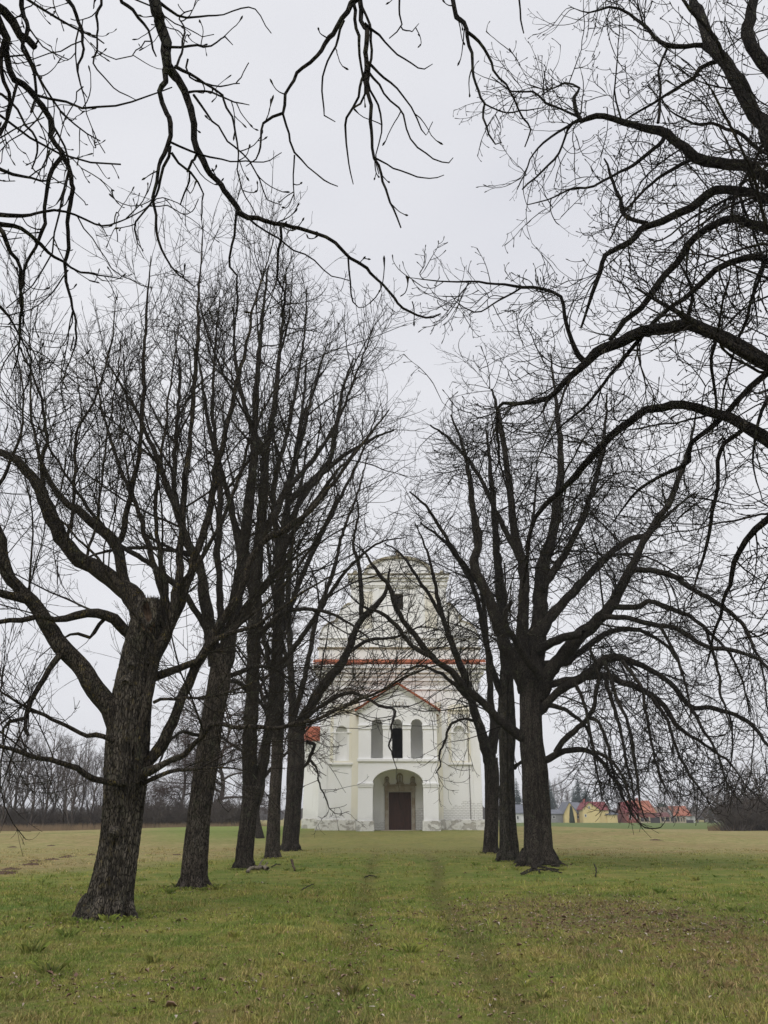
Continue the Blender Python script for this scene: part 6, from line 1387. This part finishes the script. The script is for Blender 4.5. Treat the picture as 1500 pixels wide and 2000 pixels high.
def stick(pts, label, name='fallen_branch', mat='heart', cat='branch', h0=.03, side=()):
    P, R = [], []
    for (px, py, wd, h) in pts:
        (x, y, z), s = ground_at(px, py); P.append((x, y, z + h0 + h)); R.append(max(.006, wd * .5 * s))
    p, r = catmull(P, R, .08, RNG, .4)
    o = link(name, tubes_mesh(name, [(p[None], r[None], 8)]), None, M[mat]); tag(o, label, cat, 'fallen branches in the grass')
    for pts2 in side:
        P, R = [], []
        for (px, py, wd, h) in pts2:
            (x, y, z), s = ground_at(px, py); P.append((x, y, z + h0 + h)); R.append(max(.005, wd * .5 * s))
        p, r = catmull(P, R, .08, RNG, .4); o2 = link('side_branch', tubes_mesh('side_branch', [(p[None], r[None], 6)]), o, M[mat])
stick([(482, 1706, 5, 0), (490, 1701, 6, .05), (503, 1700, 6, .06), (516, 1699, 7, .06), (523, 1701, 6, .04)], 'thick grey broken branch lying at the foot of the third left tree', side=([(505, 1700, 3, .08), (510, 1695, 3, .16), (514, 1693, 2, .22)], [(516, 1699, 3, .06), (522, 1695, 2, .14)]))
stick([(568, 1691, 3, .16), (571, 1695, 4, .1), (576, 1702, 3, .0)], 'short reddish stick poking out of the grass near the third left tree', mat='wood')
stick([(530, 1695, 2, 0), (541, 1691, 2, .02), (548, 1692, 1.5, .03)], 'thin twig lying right of the broken branch', mat='bark')
stick([(590, 1741, 2, 0), (600, 1738, 2, .03), (612, 1731, 1.5, .02)], 'thin twig in the lawn between the left row and the track', mat='bark')
stick([(1016, 1708, 2, .0), (1035, 1703, 4, .04), (1052, 1698, 5, .09), (1062, 1694, 6, .14)], 'dark fallen limb against the foot of the biggest right trunk', mat='bark', side=([(1050, 1699, 4, .09), (1070, 1702, 4, .06), (1092, 1703, 3, .03)], [(1045, 1701, 3, .06), (1055, 1708, 3, .03)], [(1058, 1696, 3, .12), (1080, 1698, 3, .10), (1094, 1695, 2, .06)]))
stick([(1018, 1711, 2, 0), (1040, 1706, 3, .05), (1068, 1703, 3, .04), (1098, 1707, 2, 0)], 'long thin dead branch in front of the biggest right trunk', mat='bark')
stick([(1163, 1714, 2, 0), (1165, 1706, 2, .08), (1161, 1699, 1.5, .16)], 'curved little twig standing in the grass right of the big trunk', mat='bark')
stick([(712, 1716, 2, 0), (722, 1713, 2, .01), (736, 1715, 2, 0)], 'dark twig lying in the left wheel track', mat='bark')
# dark upright stone by the side wall of the church
(x, y, z), s = ground_at(592, 1613)
g = empty('gravestone', (x, y, z), 'small dark upright stone beside the side wall, left of the church facade', 'gravestone')
MB().prism([[(x - .22, z - .1), (x + .22, z - .1), (x + .22, z + .55), (x + .15, z + .75), (x + .02, z + .85), (x - .12, z + .76), (x - .22, z + .55)]], y - .1, y + .1).build('slab', M['dark'], g, .02)
MB().box(x - .3, x + .3, y - .2, y + .2, z - .15, z + .12).build('base', M['grey_wall'], g, .02)
for k, (px, py) in enumerate(((931, 1613), (935, 1614), (939, 1613), (927, 1615))):
    (x, y, z), s = ground_at(px, py); MB().box(x - .07, x + .07, y - .05, y + .05, z - .02, z + .06).build('rubble_stone', M['stone'])
    tag(bpy.context.scene.objects[-1] if False else [o for o in COL.objects if o.name.startswith('rubble_stone')][-1], 'pale loose stone on the grass at the right corner of the church plinth', 'stone', 'loose stones by the church')

# ------------------------------------------------------------------ damp winter air
def air():
    m = bpy.data.materials.new('haze'); m.use_nodes = True; nt = m.node_tree; nt.nodes.remove(nt.nodes['Principled BSDF'])
    pv = nt.nodes.new('ShaderNodeVolumePrincipled'); pv.inputs['Density'].default_value = HAZE; pv.inputs['Color'].default_value = (.96, .97, 1, 1)
    pv.inputs['Anisotropy'].default_value = 0
    nt.links.new(pv.outputs[0], nt.nodes['Material Output'].inputs['Volume'])
    o = MB().box(-2700, 2700, -420, 4900, -1.3, 34).build('haze', m); tag(o, kind='stuff')
HAZE = .00045
air()
